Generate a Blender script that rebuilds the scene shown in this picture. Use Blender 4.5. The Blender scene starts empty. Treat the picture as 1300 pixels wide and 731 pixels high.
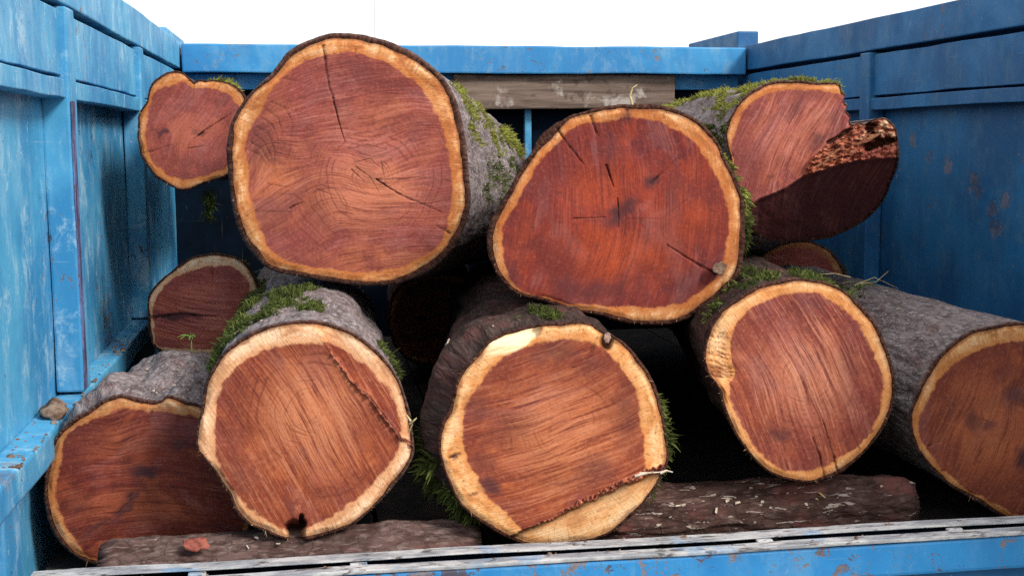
import bpy, bmesh, math, random
import numpy as np
from mathutils import Vector

random.seed(7)
RNG = np.random.default_rng(11)
SC = bpy.context.scene
COL = SC.collection

# ------------------------------------------------------------------ camera
H = 1.925                     # camera height above the ground; bed floor is 1.15
YAW, PITCH, ROLL, FPX = 0.1588, 0.1186, -0.0056, 1578.8
cam_d = bpy.data.cameras.new('camera')
cam_d.sensor_width = 36.0
cam_d.lens = 36.0 * FPX / 1300.0
cam_d.clip_start = 0.05
cam_d.clip_end = 3000.0
cam = bpy.data.objects.new('camera', cam_d)
COL.objects.link(cam)
F_ = Vector((math.sin(YAW) * math.cos(PITCH), math.cos(YAW) * math.cos(PITCH), -math.sin(PITCH)))
R_ = Vector((math.cos(YAW), -math.sin(YAW), 0))
U_ = R_.cross(F_)
R2 = R_ * math.cos(ROLL) + U_ * math.sin(ROLL)
U2 = U_ * math.cos(ROLL) - R_ * math.sin(ROLL)
from mathutils import Matrix
m = Matrix((( R2.x, U2.x, -F_.x, 0), (R2.y, U2.y, -F_.y, 0), (R2.z, U2.z, -F_.z, H), (0, 0, 0, 1)))
cam.matrix_world = m
SC.camera = cam

# ------------------------------------------------------------------ sky and sun: bright overcast, light from the right behind the camera
SUN_DIR = Vector((0.60, -0.64, 0.68)).normalized()       # towards the sun
elev = math.asin(SUN_DIR.z)
azim = math.atan2(SUN_DIR.x, SUN_DIR.y)
world = bpy.data.worlds.new('World')
SC.world = world
world.use_nodes = True
wn, wl = world.node_tree.nodes, world.node_tree.links
wn.clear()
w_out = wn.new('ShaderNodeOutputWorld')
w_bg = wn.new('ShaderNodeBackground')
w_sky = wn.new('ShaderNodeTexSky')
w_sky.sky_type = 'NISHITA'
w_sky.sun_disc = False
w_sky.sun_elevation = elev
w_sky.sun_rotation = azim
w_sky.air_density = 1.0
w_sky.dust_density = 4.0
w_mix = wn.new('ShaderNodeMix')                          # cloud layer over the clear sky
w_mix.data_type = 'RGBA'
w_mix.inputs['Factor'].default_value = 0.82
wl.new(w_sky.outputs[0], w_mix.inputs['A'])
w_mix.inputs['B'].default_value = (10.0, 10.0, 10.0, 1)
wl.new(w_mix.outputs['Result'], w_bg.inputs['Color'])
w_bg.inputs['Strength'].default_value = 0.060
wl.new(w_bg.outputs[0], w_out.inputs[0])

sun_d = bpy.data.lights.new('sun', 'SUN')
sun_d.energy = 1.5
sun_d.angle = math.radians(14)
sun_d.color = (1.0, 0.95, 0.88)
sun = bpy.data.objects.new('sun', sun_d)
COL.objects.link(sun)
sun.rotation_euler = (-SUN_DIR).to_track_quat('-Z', 'Y').to_euler()
sun.location = (3, -3, 6)

SC.view_settings.view_transform = 'Standard'
SC.view_settings.look = 'None'
SC.view_settings.gamma = 1.0
SC.view_settings.use_curve_mapping = False
SC.view_settings.exposure = 1.35
SC.render.engine = 'CYCLES'
SC.cycles.max_bounces = 3
SC.cycles.diffuse_bounces = 2
SC.cycles.use_adaptive_sampling = False
SC.cycles.use_denoising = False

# ------------------------------------------------------------------ helpers
Fv, Rv, Uv = (np.array(v) for v in (F_, R2, U2))
CAMP = np.array([0, 0, H])


def rays(px, py):
    """directions through photo points (1300 x 731), camera at CAMP"""
    px = np.asarray(px, float); py = np.asarray(py, float)
    return Fv + np.multiply.outer((px - 650.0) / FPX, Rv) - np.multiply.outer((py - 365.5) / FPX, Uv)


def at(px, py, Y):
    d = rays(px, py)
    return CAMP + d * (Y / d[1])


def atx(px, py, X):
    d = rays(px, py)
    return CAMP + d * (X / d[0])


def _hash(ix, iy, iz, seed):
    h = (ix.astype(np.int64) * 374761393 + iy.astype(np.int64) * 668265263 + iz.astype(np.int64) * 2147483647 + seed * 974634777) & 0xffffffff
    h = ((h ^ (h >> 13)) * 1274126177) & 0xffffffff
    h = h ^ (h >> 16)
    return (h & 0xffff) / 65535.0 * 2 - 1


def vnoise(x, y, z, seed=0):
    x, y, z = np.broadcast_arrays(np.asarray(x, float), np.asarray(y, float), np.asarray(z, float))
    ix, iy, iz = np.floor(x), np.floor(y), np.floor(z)
    fx, fy, fz = x - ix, y - iy, z - iz
    fx, fy, fz = (f * f * (3 - 2 * f) for f in (fx, fy, fz))
    r = 0
    for a in (0, 1):
        for b in (0, 1):
            for c in (0, 1):
                w = (fx if a else 1 - fx) * (fy if b else 1 - fy) * (fz if c else 1 - fz)
                r = r + w * _hash(ix + a, iy + b, iz + c, seed)
    return r


def fbm(x, y, z, seed=0, oct=4):
    r, a = 0, 1.0
    for o in range(oct):
        r = r + a * vnoise(x, y, z, seed + o * 17)
        x, y, z, a = np.asarray(x) * 2.03, np.asarray(y) * 2.03, np.asarray(z) * 2.03, a * 0.5
    return r


def sstep(a, b, x):
    t = np.clip((x - a) / (b - a), 0, 1)
    return t * t * (3 - 2 * t)


def link(name, me, mat=None, parent=None, kind=None):
    o = bpy.data.objects.new(name, me)
    COL.objects.link(o)
    if mat is not None and me is not None and len(me.materials) == 0:
        me.materials.append(mat)
    if parent is not None:
        o.parent = parent
        o.matrix_parent_inverse = Matrix.Translation(parent.matrix_world.translation if False else parent_loc(parent)).inverted()
    if kind:
        o['kind'] = kind
    return o


def parent_loc(p):
    v = Vector((0, 0, 0))
    while p is not None:
        v += p.location
        p = None if p.parent is None else None   # parts keep location 0, only the root carries one
    return v


def tag(o, label, cat, group=None):
    o['label'] = label
    o['category'] = cat
    if group:
        o['group'] = group
    return o


def thing(name, label, cat, loc, group=None):
    o = bpy.data.objects.new(name, None)
    COL.objects.link(o)
    o.location = loc
    o.empty_display_size = 0.05
    return tag(o, label, cat, group)


def mesh_np(name, V, Q, attrs=None, smooth=True):
    """V (n,3), Q (m,3|4) ints; attrs {name: array} per vertex"""
    V = np.asarray(V, np.float32); Q = np.asarray(Q, np.int32)
    me = bpy.data.meshes.new(name)
    k = Q.shape[1]
    me.vertices.add(len(V)); me.loops.add(Q.size); me.polygons.add(len(Q))
    me.vertices.foreach_set('co', V.ravel())
    me.loops.foreach_set('vertex_index', Q.ravel())
    me.polygons.foreach_set('loop_start', np.arange(0, Q.size, k, dtype=np.int32))
    me.polygons.foreach_set('use_smooth', np.full(len(Q), smooth))
    for n, a in (attrs or {}).items():
        a = np.asarray(a, np.float32)
        if a.ndim == 1:
            at_ = me.attributes.new(n, 'FLOAT', 'POINT'); at_.data.foreach_set('value', a)
        else:
            at_ = me.attributes.new(n, 'FLOAT_VECTOR', 'POINT'); at_.data.foreach_set('vector', a.ravel())
    me.update(calc_edges=True)
    me.validate()
    return me


def grid_quads(n, m, wrap=True, off=0):
    """n rows of m points, wrapped in m"""
    i, j = np.meshgrid(np.arange(n - 1), np.arange(m if wrap else m - 1), indexing='ij')
    j2 = (j + 1) % m
    return np.stack([i * m + j, i * m + j2, (i + 1) * m + j2, (i + 1) * m + j], -1).reshape(-1, 4) + off


# ------------------------------------------------------------------ node helper
class NT:
    def __init__(self, name):
        self.mat = bpy.data.materials.new(name)
        self.mat.use_nodes = True
        self.n, self.l = self.mat.node_tree.nodes, self.mat.node_tree.links
        self.bsdf = self.n['Principled BSDF']

    def new(self, t, **kw):
        x = self.n.new(t)
        for k, v in kw.items():
            setattr(x, k, v)
        return x

    def put(self, sock, v):
        if hasattr(v, 'is_output') or isinstance(v, bpy.types.NodeSocket):
            self.l.new(v, sock)
        else:
            if isinstance(v, (tuple, list)) and len(v) == 3 and sock.type == 'RGBA':
                v = (*v, 1)
            sock.default_value = v

    def math(self, op, a, b=0.0, c=None, clamp=False):
        x = self.new('ShaderNodeMath', operation=op, use_clamp=clamp)
        self.put(x.inputs[0], a); self.put(x.inputs[1], b)
        if c is not None:
            self.put(x.inputs[2], c)
        return x.outputs[0]

    def mix(self, f, a, b, blend='MIX'):
        x = self.new('ShaderNodeMix', data_type='RGBA', blend_type=blend)
        self.put(x.inputs['Factor'], f); self.put(x.inputs['A'], a); self.put(x.inputs['B'], b)
        return x.outputs['Result']

    def ramp(self, v, lo, hi, o0=0.0, o1=1.0, smooth=True):
        x = self.new('ShaderNodeMapRange', interpolation_type='SMOOTHSTEP' if smooth else 'LINEAR')
        self.put(x.inputs['Value'], v)
        for k, q in zip(('From Min', 'From Max', 'To Min', 'To Max'), (lo, hi, o0, o1)):
            self.put(x.inputs[k], q)
        return x.outputs[0]

    def attr(self, name, vec=False):
        x = self.new('ShaderNodeAttribute', attribute_name=name)
        return x.outputs['Vector'] if vec else x.outputs['Fac']

    def mapping(self, v, scale=(1, 1, 1), rot=(0, 0, 0), loc=(0, 0, 0)):
        x = self.new('ShaderNodeMapping')
        self.put(x.inputs['Vector'], v)
        x.inputs['Scale'].default_value = scale
        x.inputs['Rotation'].default_value = rot
        x.inputs['Location'].default_value = loc
        return x.outputs[0]

    def noise(self, v, scale, detail=4, rough=0.55, dist=0.0):
        x = self.new('ShaderNodeTexNoise')
        self.put(x.inputs['Vector'], v)
        x.inputs['Scale'].default_value = scale
        x.inputs['Detail'].default_value = detail
        x.inputs['Roughness'].default_value = rough
        x.inputs['Distortion'].default_value = dist
        return x.outputs['Fac']

    def bump(self, h, strength, dist, normal=None):
        x = self.new('ShaderNodeBump')
        self.put(x.inputs['Height'], h)
        x.inputs['Strength'].default_value = strength
        x.inputs['Distance'].default_value = dist
        if normal is not None:
            self.put(x.inputs['Normal'], normal)
        return x.outputs[0]

    def finish(self, color, rough=0.6, normal=None, spec=0.3, metal=0.0):
        self.put(self.bsdf.inputs['Base Color'], color)
        self.put(self.bsdf.inputs['Roughness'], rough)
        self.put(self.bsdf.inputs['Metallic'], metal)
        self.bsdf.inputs['Specular IOR Level'].default_value = spec
        if normal is not None:
            self.put(self.bsdf.inputs['Normal'], normal)
        return self.mat

    def obj(self):
        x = self.new('ShaderNodeNewGeometry')
        return x.outputs['Position']


# ------------------------------------------------------------------ materials: painted steel, wood, bark, moss
def paint(name, base, dark, pale, pale_amt, rust_amt, streak=0.5, rough=0.5, seed=0.0, spots=(), spec=0.35):
    """old enamel: uneven colour, chalky patches and runs, scratches, rust; spots = places where it is scraped to brown primer"""
    t = NT(name)
    G = t.obj()
    P = t.mapping(G, loc=(seed, seed * 1.7, seed * 0.3))
    big = t.noise(P, 2.6, 4, 0.62)
    med = t.noise(P, 11, 5, 0.68)
    stk = t.noise(t.mapping(P, scale=(22, 22, 6.5)), 1.0, 5, 0.68)       # rain streaks down the wall
    pat = t.noise(t.mapping(P, scale=(1.25, 1.25, 0.9)), 9, 6, 0.80, 0.3)
    col = t.mix(t.ramp(big, 0.40, 0.60), base, dark)
    col = t.mix(t.math('MULTIPLY', t.ramp(med, 0.48, 0.72), 0.5), col, dark)
    s = t.math('ADD', t.math('MULTIPLY', stk, 0.6), t.math('MULTIPLY', pat, 0.4))
    col = t.mix(t.math('MULTIPLY', t.ramp(s, 0.46, 0.60), pale_amt * streak), col, pale)
    col = t.mix(t.math('MULTIPLY', t.ramp(pat, 0.52, 0.66), pale_amt * 0.6), col, pale)
    scuff = t.noise(P, 30, 5, 0.75, 0.8)
    col = t.mix(t.math('MULTIPLY', t.ramp(scuff, 0.64, 0.70), 0.8 * pale_amt), col, t.mix(0.5, pale, (0.55, 0.58, 0.58)))
    sv = t.noise(t.mapping(P, scale=(150, 150, 7), rot=(0.06, 0.05, 0)), 1.0, 2, 0.5, 0.3)
    sh = t.noise(t.mapping(P, scale=(6, 6, 190), rot=(0.10, 0.12, 0)), 1.0, 2, 0.5, 0.3)
    scr = t.math('MAXIMUM', t.ramp(sv, 0.72, 0.76), t.ramp(sh, 0.71, 0.75))
    col = t.mix(t.math('MULTIPLY', scr, 0.32 * pale_amt), col, t.mix(0.5, pale, (0.5, 0.5, 0.48)))
    rs2 = t.noise(P, 3.3, 2, 0.5)
    rm = t.ramp(t.math('ADD', t.math('SUBTRACT', 1.0, scuff), t.math('MULTIPLY', t.math('SUBTRACT', rs2, 0.5), 0.5)), 0.735 - 0.12 * rust_amt, 0.765 - 0.12 * rust_amt)
    for (c_, r_) in spots:
        dv = t.new('ShaderNodeVectorMath', operation='DISTANCE')
        t.put(dv.inputs[0], G); dv.inputs[1].default_value = c_
        f = t.math('ADD', t.math('DIVIDE', dv.outputs['Value'], r_), t.math('MULTIPLY', t.math('SUBTRACT', scuff, 0.5), 4.5))
        rm = t.math('MAXIMUM', rm, t.math('MULTIPLY', t.ramp(f, 1.0, 0.55), 0.6))
    rcol = t.mix(t.ramp(med, 0.42, 0.58), (0.075, 0.042, 0.032), (0.20, 0.15, 0.13))
    col = t.mix(t.math('MULTIPLY', rm, 0.85), col, rcol)
    nb = t.bump(t.math('SUBTRACT', t.math('MULTIPLY', pat, 0.6), t.math('MULTIPLY', rm, 0.4)), 0.45, 0.004)
    return t.finish(col, t.ramp(med, 0.3, 0.7, rough, min(1.0, rough + 0.2)), nb, spec)


M_PAINT_L = paint('chalky_blue_paint', (0.066, 0.315, 0.53), (0.028, 0.205, 0.42), (0.40, 0.58, 0.67), 0.8, 0.6, 0.22, 0.45, 0.0,  # paler and chalkier than the right wall's blue
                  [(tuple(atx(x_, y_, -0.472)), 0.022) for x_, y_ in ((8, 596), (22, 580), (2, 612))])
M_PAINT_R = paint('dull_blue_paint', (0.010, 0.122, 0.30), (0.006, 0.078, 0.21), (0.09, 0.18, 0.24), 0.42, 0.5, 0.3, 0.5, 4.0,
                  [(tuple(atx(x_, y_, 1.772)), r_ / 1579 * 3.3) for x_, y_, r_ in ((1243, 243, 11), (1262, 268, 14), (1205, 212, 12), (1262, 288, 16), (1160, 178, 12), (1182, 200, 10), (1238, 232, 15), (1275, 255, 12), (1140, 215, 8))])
M_PAINT_B = paint('bright_blue_paint', (0.036, 0.255, 0.52), (0.022, 0.185, 0.43), (0.22, 0.36, 0.44), 0.45, 1.1, 0.4, 0.5, 9.0)
M_PAINT_D = paint('grimy_navy_paint', (0.003, 0.008, 0.018), (0.002, 0.004, 0.007), (0.01, 0.015, 0.02), 0.2, 0.0, 0.3, 0.95, 17.0, (), 0.04)  # near black: the deep shade behind the pile is put into this colour
M_PAINT_T = paint('tailgate_blue_paint', (0.022, 0.215, 0.50), (0.016, 0.165, 0.42), (0.16, 0.34, 0.48), 0.3, 1.5, 0.4, 0.4, 13.0)


def rust_edge():
    t = NT('purple_rusted_steel')
    P = t.obj()
    a = t.noise(t.mapping(P, scale=(1, 1, 0.3)), 40, 6, 0.7)
    col = t.mix(t.ramp(a, 0.40, 0.62), (0.05, 0.035, 0.075), (0.13, 0.17, 0.36))
    col = t.mix(t.ramp(t.noise(P, 90, 4), 0.6, 0.7), col, (0.10, 0.05, 0.035))
    return t.finish(col, 0.7, t.bump(a, 0.5, 0.003))


M_RUST = rust_edge()


def worn_strip():
    t = NT('worn_pale_steel')
    P = t.obj()
    a = t.noise(t.mapping(P, scale=(0.35, 1, 1)), 28, 8, 0.72)
    b = t.noise(t.mapping(P, scale=(0.25, 1, 1)), 75, 6, 0.7, 0.5)
    col = t.mix(t.ramp(a, 0.38, 0.62), (0.22, 0.235, 0.26), (0.50, 0.50, 0.50))
    col = t.mix(t.math('MULTIPLY', t.ramp(b, 0.54, 0.62), 0.9), col, (0.07, 0.058, 0.055))
    col = t.mix(t.math('MULTIPLY', t.ramp(t.noise(P, 9, 5), 0.56, 0.66), 0.5), col, (0.10, 0.27, 0.48))
    return t.finish(col, 0.55, t.bump(b, 0.5, 0.002), 0.4)


M_STRIP = worn_strip()


def plank_mat():
    t = NT('weathered_plank')
    P = t.obj()
    g = t.noise(t.mapping(P, scale=(3, 40, 40)), 1.0, 6, 0.65, 0.4)
    b = t.noise(P, 7, 5, 0.6)
    col = t.mix(t.ramp(g, 0.35, 0.65), (0.095, 0.066, 0.052), (0.21, 0.155, 0.125))
    col = t.mix(t.math('MULTIPLY', t.ramp(b, 0.56, 0.64), 0.75), col, (0.42, 0.38, 0.34))
    col = t.mix(t.math('MULTIPLY', t.ramp(t.noise(P, 22, 5), 0.58, 0.66), 0.6), col, (0.05, 0.035, 0.03))
    return t.finish(col, 0.85, t.bump(g, 0.7, 0.006), 0.15)


M_PLANK = plank_mat()


def simple(name, c1, c2, scale=40, rough=0.8, spec=0.15):
    t = NT(name)
    P = t.obj()
    a = t.noise(P, scale, 6, 0.65)
    return t.finish(t.mix(t.ramp(a, 0.38, 0.62), c1, c2), rough, t.bump(a, 0.5, 0.004), spec)


M_GROUND = simple('ground_dirt', (0.13, 0.11, 0.09), (0.2, 0.18, 0.15), 3, 0.95)
M_FLOOR = simple('dirty_floor_steel', (0.03, 0.03, 0.033), (0.06, 0.05, 0.045), 12, 0.8)
M_CHIP = simple('pale_wood_chip', (0.40, 0.31, 0.23), (0.62, 0.53, 0.42), 60, 0.7)
M_STRAW = simple('dry_straw', (0.42, 0.30, 0.14), (0.60, 0.47, 0.26), 60, 0.7)
M_SPLINT = simple('torn_red_wood', (0.22, 0.06, 0.035), (0.52, 0.24, 0.13), 60, 0.75)
M_REDFLAKE = simple('red_bark_flake', (0.16, 0.040, 0.03), (0.32, 0.10, 0.07), 60, 0.7)
M_PINK = simple('pink_bark_flake', (0.22, 0.12, 0.10), (0.36, 0.24, 0.19), 90, 0.7)
M_CHUNK = simple('brown_bark_chunk', (0.09, 0.05, 0.035), (0.26, 0.19, 0.14), 35, 0.85)
M_POLE = simple('pale_pole_paint', (0.80, 0.80, 0.80), (0.82, 0.82, 0.82), 4, 0.6)
M_BOLT = simple('bolt_steel', (0.4, 0.4, 0.4), (0.6, 0.58, 0.55), 90, 0.4, 0.5)


def bark_mat(name, c_lo, c_mid, c_hi, red=0.3, chips=0.25, chipscale=150, relief=0.0055):
    t = NT(name)
    V = t.attr('bk', True)                                      # metres round, metres along
    a = t.noise(t.mapping(V, scale=(1.0, 0.6, 1)), 24, 6, 0.68, 0.3)
    b = t.noise(t.mapping(V, scale=(1.0, 0.45, 1)), 85, 4, 0.65, 0.2)
    c = t.noise(V, 9, 4, 0.55)
    vo = t.new('ShaderNodeTexVoronoi', feature='DISTANCE_TO_EDGE')
    wv = t.new('ShaderNodeVectorMath', operation='ADD')
    nz = t.new('ShaderNodeTexNoise'); t.put(nz.inputs['Vector'], V); nz.inputs['Scale'].default_value = 30
    sc = t.new('ShaderNodeVectorMath', operation='SCALE'); t.put(sc.inputs[0], nz.outputs['Color']); sc.inputs['Scale'].default_value = 0.035
    t.put(wv.inputs[0], V); t.put(wv.inputs[1], sc.outputs[0])
    t.put(vo.inputs['Vector'], t.mapping(wv.outputs[0], scale=(1, 0.7, 1)))
    vo.inputs['Scale'].default_value = 30
    crack = t.ramp(vo.outputs['Distance'], 0.0, 0.10)
    col = t.mix(t.ramp(a, 0.36, 0.62), c_lo, c_mid)
    col = t.mix(t.math('MULTIPLY', t.ramp(b, 0.48, 0.68), 0.75), col, c_hi)
    col = t.mix(t.math('MULTIPLY', t.ramp(c, 0.52, 0.68), red), col, (0.17, 0.06, 0.05))
    col = t.mix(t.math('MULTIPLY', t.math('SUBTRACT', 1.0, crack), 0.3), col, (0.035, 0.022, 0.02))
    sp = t.noise(t.mapping(V, scale=(1, 0.35, 1)), chipscale, 3, 0.6, 0.8)
    cthr = 0.69 if chipscale > 100 else 0.625
    col = t.mix(t.math('MULTIPLY', t.ramp(sp, cthr, cthr + 0.025), chips), col, (0.55, 0.47, 0.40))
    rimm = t.attr('rimd')                                        # freshly sawn bark edge is dark red brown
    col = t.mix(rimm, col, t.mix(t.ramp(b, 0.4, 0.6), (0.030, 0.012, 0.009), (0.085, 0.034, 0.022)))
    h = t.math('ADD', t.math('MULTIPLY', a, 0.7), t.math('ADD', t.math('MULTIPLY', b, 0.35), t.math('MULTIPLY', crack, 0.25)))
    return t.finish(col, 0.9, t.bump(h, 0.8, relief), 0.08)


M_BARK_GREY = bark_mat('grey_bark', (0.105, 0.082, 0.082), (0.235, 0.196, 0.196), (0.38, 0.335, 0.335), 0.25, 0.22, 150, 0.0048)
M_BARK_BROWN = bark_mat('brown_bark', (0.022, 0.013, 0.011), (0.050, 0.032, 0.028), (0.10, 0.072, 0.064), 0.35, 0.12)
M_BARK_DARK = bark_mat('dark_bark', (0.040, 0.021, 0.018), (0.090, 0.050, 0.042), (0.16, 0.105, 0.09), 0.7, 0.7, 75)


M_BARK_RED = bark_mat('reddish_bark', (0.060, 0.032, 0.028), (0.125, 0.078, 0.068), (0.23, 0.165, 0.15), 0.7, 0.4)


def moss_mat(name, lo, mid, hi):
    t = NT(name)
    r = t.attr('rnd')
    k = t.attr('tip')
    c = t.mix(r, lo, mid)
    c = t.mix(t.math('MULTIPLY', k, t.ramp(r, 0.2, 1.0)), c, hi)
    b = t.bsdf
    t.finish(c, 0.75, None, 0.15)
    b.inputs['Subsurface Weight'].default_value = 0.0
    tr = t.new('ShaderNodeBsdfTranslucent'); t.put(tr.inputs['Color'], c)
    mx = t.new('ShaderNodeMixShader'); mx.inputs[0].default_value = 0.3
    out = t.n['Material Output']
    t.l.new(b.outputs[0], mx.inputs[1]); t.l.new(tr.outputs[0], mx.inputs[2]); t.l.new(mx.outputs[0], out.inputs[0])
    return t.mat


M_MOSS_Y = moss_mat('yellow_green_moss', (0.11, 0.095, 0.022), (0.23, 0.26, 0.035), (0.44, 0.46, 0.11))
M_MOSS_G = moss_mat('green_moss', (0.030, 0.038, 0.010), (0.072, 0.100, 0.022), (0.19, 0.22, 0.055))


M_FIBRE = moss_mat('torn_fibre', (0.05, 0.022, 0.014), (0.30, 0.15, 0.07), (0.62, 0.42, 0.24))


def face_mat(name, heart, heart_dark, heart_lite, sap, sap_edge, ring=0.25, streak=1.0, lite_mid=0.4, sapdirt=0.4, mauve=0.35, warmc=(0.47, 0.125, 0.042)):
    """sawn end grain: fc = metres in the plane (x along the saw cut), pol = (arc, radius), sap = metres outside the heartwood"""
    t = NT(name)
    V0 = t.attr('fc', True)
    PO = t.attr('pol', True)
    # the saw never runs quite straight: bend the coordinates a little
    nz = t.new('ShaderNodeTexNoise'); t.put(nz.inputs['Vector'], V0); nz.inputs['Scale'].default_value = 6.0; nz.inputs['Detail'].default_value = 2
    ctr = t.new('ShaderNodeVectorMath', operation='SUBTRACT'); t.put(ctr.inputs[0], nz.outputs['Color']); ctr.inputs[1].default_value = (0.5, 0.5, 0.5)
    scl = t.new('ShaderNodeVectorMath', operation='SCALE'); t.put(scl.inputs[0], ctr.outputs[0]); scl.inputs['Scale'].default_value = 0.020
    add = t.new('ShaderNodeVectorMath', operation='ADD'); t.put(add.inputs[0], V0); t.put(add.inputs[1], scl.outputs[0])
    V = add.outputs[0]
    s1 = t.noise(t.mapping(V, scale=(10, 210, 1)), 1.0, 4, 0.65, 0.2)
    s2 = t.noise(t.mapping(V, scale=(18, 620, 1)), 1.0, 2, 0.6, 0.1)
    s3 = t.noise(t.mapping(V, scale=(5, 60, 1)), 1.0, 3, 0.6, 0.5)
    big = t.noise(V0, 8.5, 4, 0.62, 0.6)
    med = t.noise(V0, 30, 4, 0.65, 0.4)
    hue = t.noise(t.mapping(V, scale=(7, 13, 1), loc=(3.1, 7.7, 0)), 1.0, 3, 0.6, 0.8)
    st = t.math('ADD', t.math('MULTIPLY', s1, 0.45), t.math('ADD', t.math('MULTIPLY', s2, 0.25), t.math('MULTIPLY', s3, 0.30)))
    # heartwood: red brown with orange and mauve areas
    col = t.mix(t.ramp(t.math('ADD', t.math('MULTIPLY', big, 0.65), t.math('MULTIPLY', med, 0.35)), 0.41, 0.57), heart_dark, heart)
    col = t.mix(t.math('MULTIPLY', t.ramp(hue, 0.51, 0.60), mauve), col, (0.30, 0.115, 0.110))
    col = t.mix(t.math('MULTIPLY', t.ramp(hue, 0.48, 0.39), 0.5), col, t.mix(0.4, warmc, heart))
    warm = t.attr('warm')
    col = t.mix(t.math('MULTIPLY', warm, t.ramp(st, 0.36, 0.56, 0.35, 1.0)), col, warmc)
    mid = t.attr('mid')                                          # paler drier wood round the pith
    col = t.mix(t.math('MULTIPLY', t.math('MULTIPLY', mid, lite_mid), t.ramp(st, 0.34, 0.60)), col, heart_lite)
    col = t.mix(t.math('MULTIPLY', t.ramp(st, 0.515, 0.585), 0.60 * streak), col, heart_lite)
    col = t.mix(t.math('MULTIPLY', t.ramp(st, 0.49, 0.415), 0.68 * streak), col, t.mix(0.6, heart_dark, (0.06, 0.016, 0.016)))
    col = t.mix(t.math('MULTIPLY', t.math('SUBTRACT', 1.0, mid), t.ramp(big, 0.40, 0.60, 0.15, 0.75)), col, t.mix(0.35, heart_dark, (0.10, 0.026, 0.026)))
    # growth rings
    wob = t.noise(V0, 11, 2, 0.6)
    rr = t.math('ADD', t.attr('ringd'), t.math('MULTIPLY', wob, 0.035))
    rn = t.new('ShaderNodeTexNoise', noise_dimensions='1D')
    t.put(rn.inputs['W'], rr); rn.inputs['Scale'].default_value = 130; rn.inputs['Detail'].default_value = 3; rn.inputs['Roughness'].default_value = 0.7
    rg = t.ramp(rn.outputs['Fac'], 0.50, 0.64)
    rsel = t.ramp(big, 0.47, 0.59)
    col = t.mix(t.math('MULTIPLY', t.math('MULTIPLY', rg, rsel), ring), col, t.mix(0.5, heart_dark, (0.06, 0.018, 0.012)))
    # sapwood
    sd = t.attr('sap')
    pn = t.noise(PO, 48, 4, 0.65)
    radl = t.noise(t.mapping(PO, scale=(230, 22, 1)), 1.0, 3, 0.65, 0.3)
    pat = t.noise(t.mapping(PO, scale=(14, 30, 1)), 1.0, 4, 0.65, 0.3)
    sn = t.math('ADD', sd, t.math('MULTIPLY', t.math('SUBTRACT', t.math('ADD', t.math('MULTIPLY', pn, 0.5), t.math('MULTIPLY', pat, 0.5)), 0.5), 0.030))
    sapc = t.mix(t.ramp(pat, 0.42, 0.56), sap_edge, sap)
    sapc = t.mix(t.math('MULTIPLY', t.ramp(pat, 0.55, 0.64), 0.5), sapc, (0.86, 0.60, 0.37))
    sapc = t.mix(t.math('MULTIPLY', t.ramp(radl, 0.52, 0.66), 0.55), sapc, t.mix(0.5, sap_edge, (0.22, 0.08, 0.03)))
    sapc = t.mix(t.math('MULTIPLY', t.ramp(radl, 0.44, 0.34), 0.25), sapc, (0.85, 0.58, 0.34))
    sapc = t.mix(t.math('MULTIPLY', t.ramp(t.noise(PO, 85, 4, 0.7), 0.59, 0.66), sapdirt), sapc, (0.13, 0.055, 0.03))
    sapc = t.mix(t.math('MULTIPLY', t.ramp(st, 0.50, 0.64), 0.25), sapc, (0.85, 0.58, 0.36))
    rimf = t.math('ADD', t.attr('rimf'), t.math('MULTIPLY', t.math('SUBTRACT', pn, 0.5), 0.016))
    sapc = t.mix(t.math('MULTIPLY', t.ramp(rimf, 0.0070, 0.0005), 0.8), sapc, (0.22, 0.085, 0.035))
    sapc = t.mix(t.math('MULTIPLY', t.ramp(pat, 0.46, 0.38), 0.6), sapc, t.mix(0.55, sap_edge, (0.17, 0.055, 0.025)))
    edge = t.ramp(sn, 0.020, 0.0)                                # orange band where heartwood meets sapwood
    sapc = t.mix(t.math('MULTIPLY', edge, 0.80), sapc, t.mix(0.30, sap_edge, (0.52, 0.15, 0.03)))
    col = t.mix(t.ramp(sn, -0.0030, 0.0025), col, sapc)
    dn = t.noise(V0, 150, 3, 0.7, 0.2)
    col = t.mix(t.math('MULTIPLY', t.ramp(dn, 0.52, 0.68), 0.20), col, t.mix(0.3, heart_lite, (0.55, 0.30, 0.19)))
    col = t.mix(t.math('MULTIPLY', t.ramp(dn, 0.47, 0.34), 0.26), col, (0.09, 0.030, 0.022))
    # torn fibres, stains, checks
    torn = t.attr('torn')
    tf = t.noise(V0, 75, 4, 0.7, 1.0)
    tcol = t.mix(t.ramp(tf, 0.38, 0.60), (0.16, 0.038, 0.026), (0.46, 0.155, 0.085))
    col = t.mix(torn, col, tcol)
    fresh = t.attr('fresh')
    col = t.mix(fresh, col, t.mix(t.ramp(st, 0.36, 0.58), t.mix(0.5, sap, (0.70, 0.44, 0.21)), (0.86, 0.68, 0.42)))
    stn = t.attr('stain')
    stn = t.math('MULTIPLY', stn, t.ramp(med, 0.25, 0.60, 0.72, 1.0))
    col = t.mix(stn, col, (0.058, 0.024, 0.030))
    ck = t.attr('crack')
    col = t.mix(ck, col, (0.022, 0.009, 0.007))
    h = t.math('ADD', t.math('MULTIPLY', s1, 0.8), t.math('ADD', t.math('ADD', t.math('MULTIPLY', med, 0.35), t.math('MULTIPLY', dn, 0.3)), t.math('MULTIPLY', t.math('MULTIPLY', tf, torn), 1.0)))
    nb = t.bump(h, 0.5, 0.0045)
    return t.finish(col, t.ramp(med, 0.3, 0.7, 0.60, 0.80), nb, 0.13)


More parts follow.
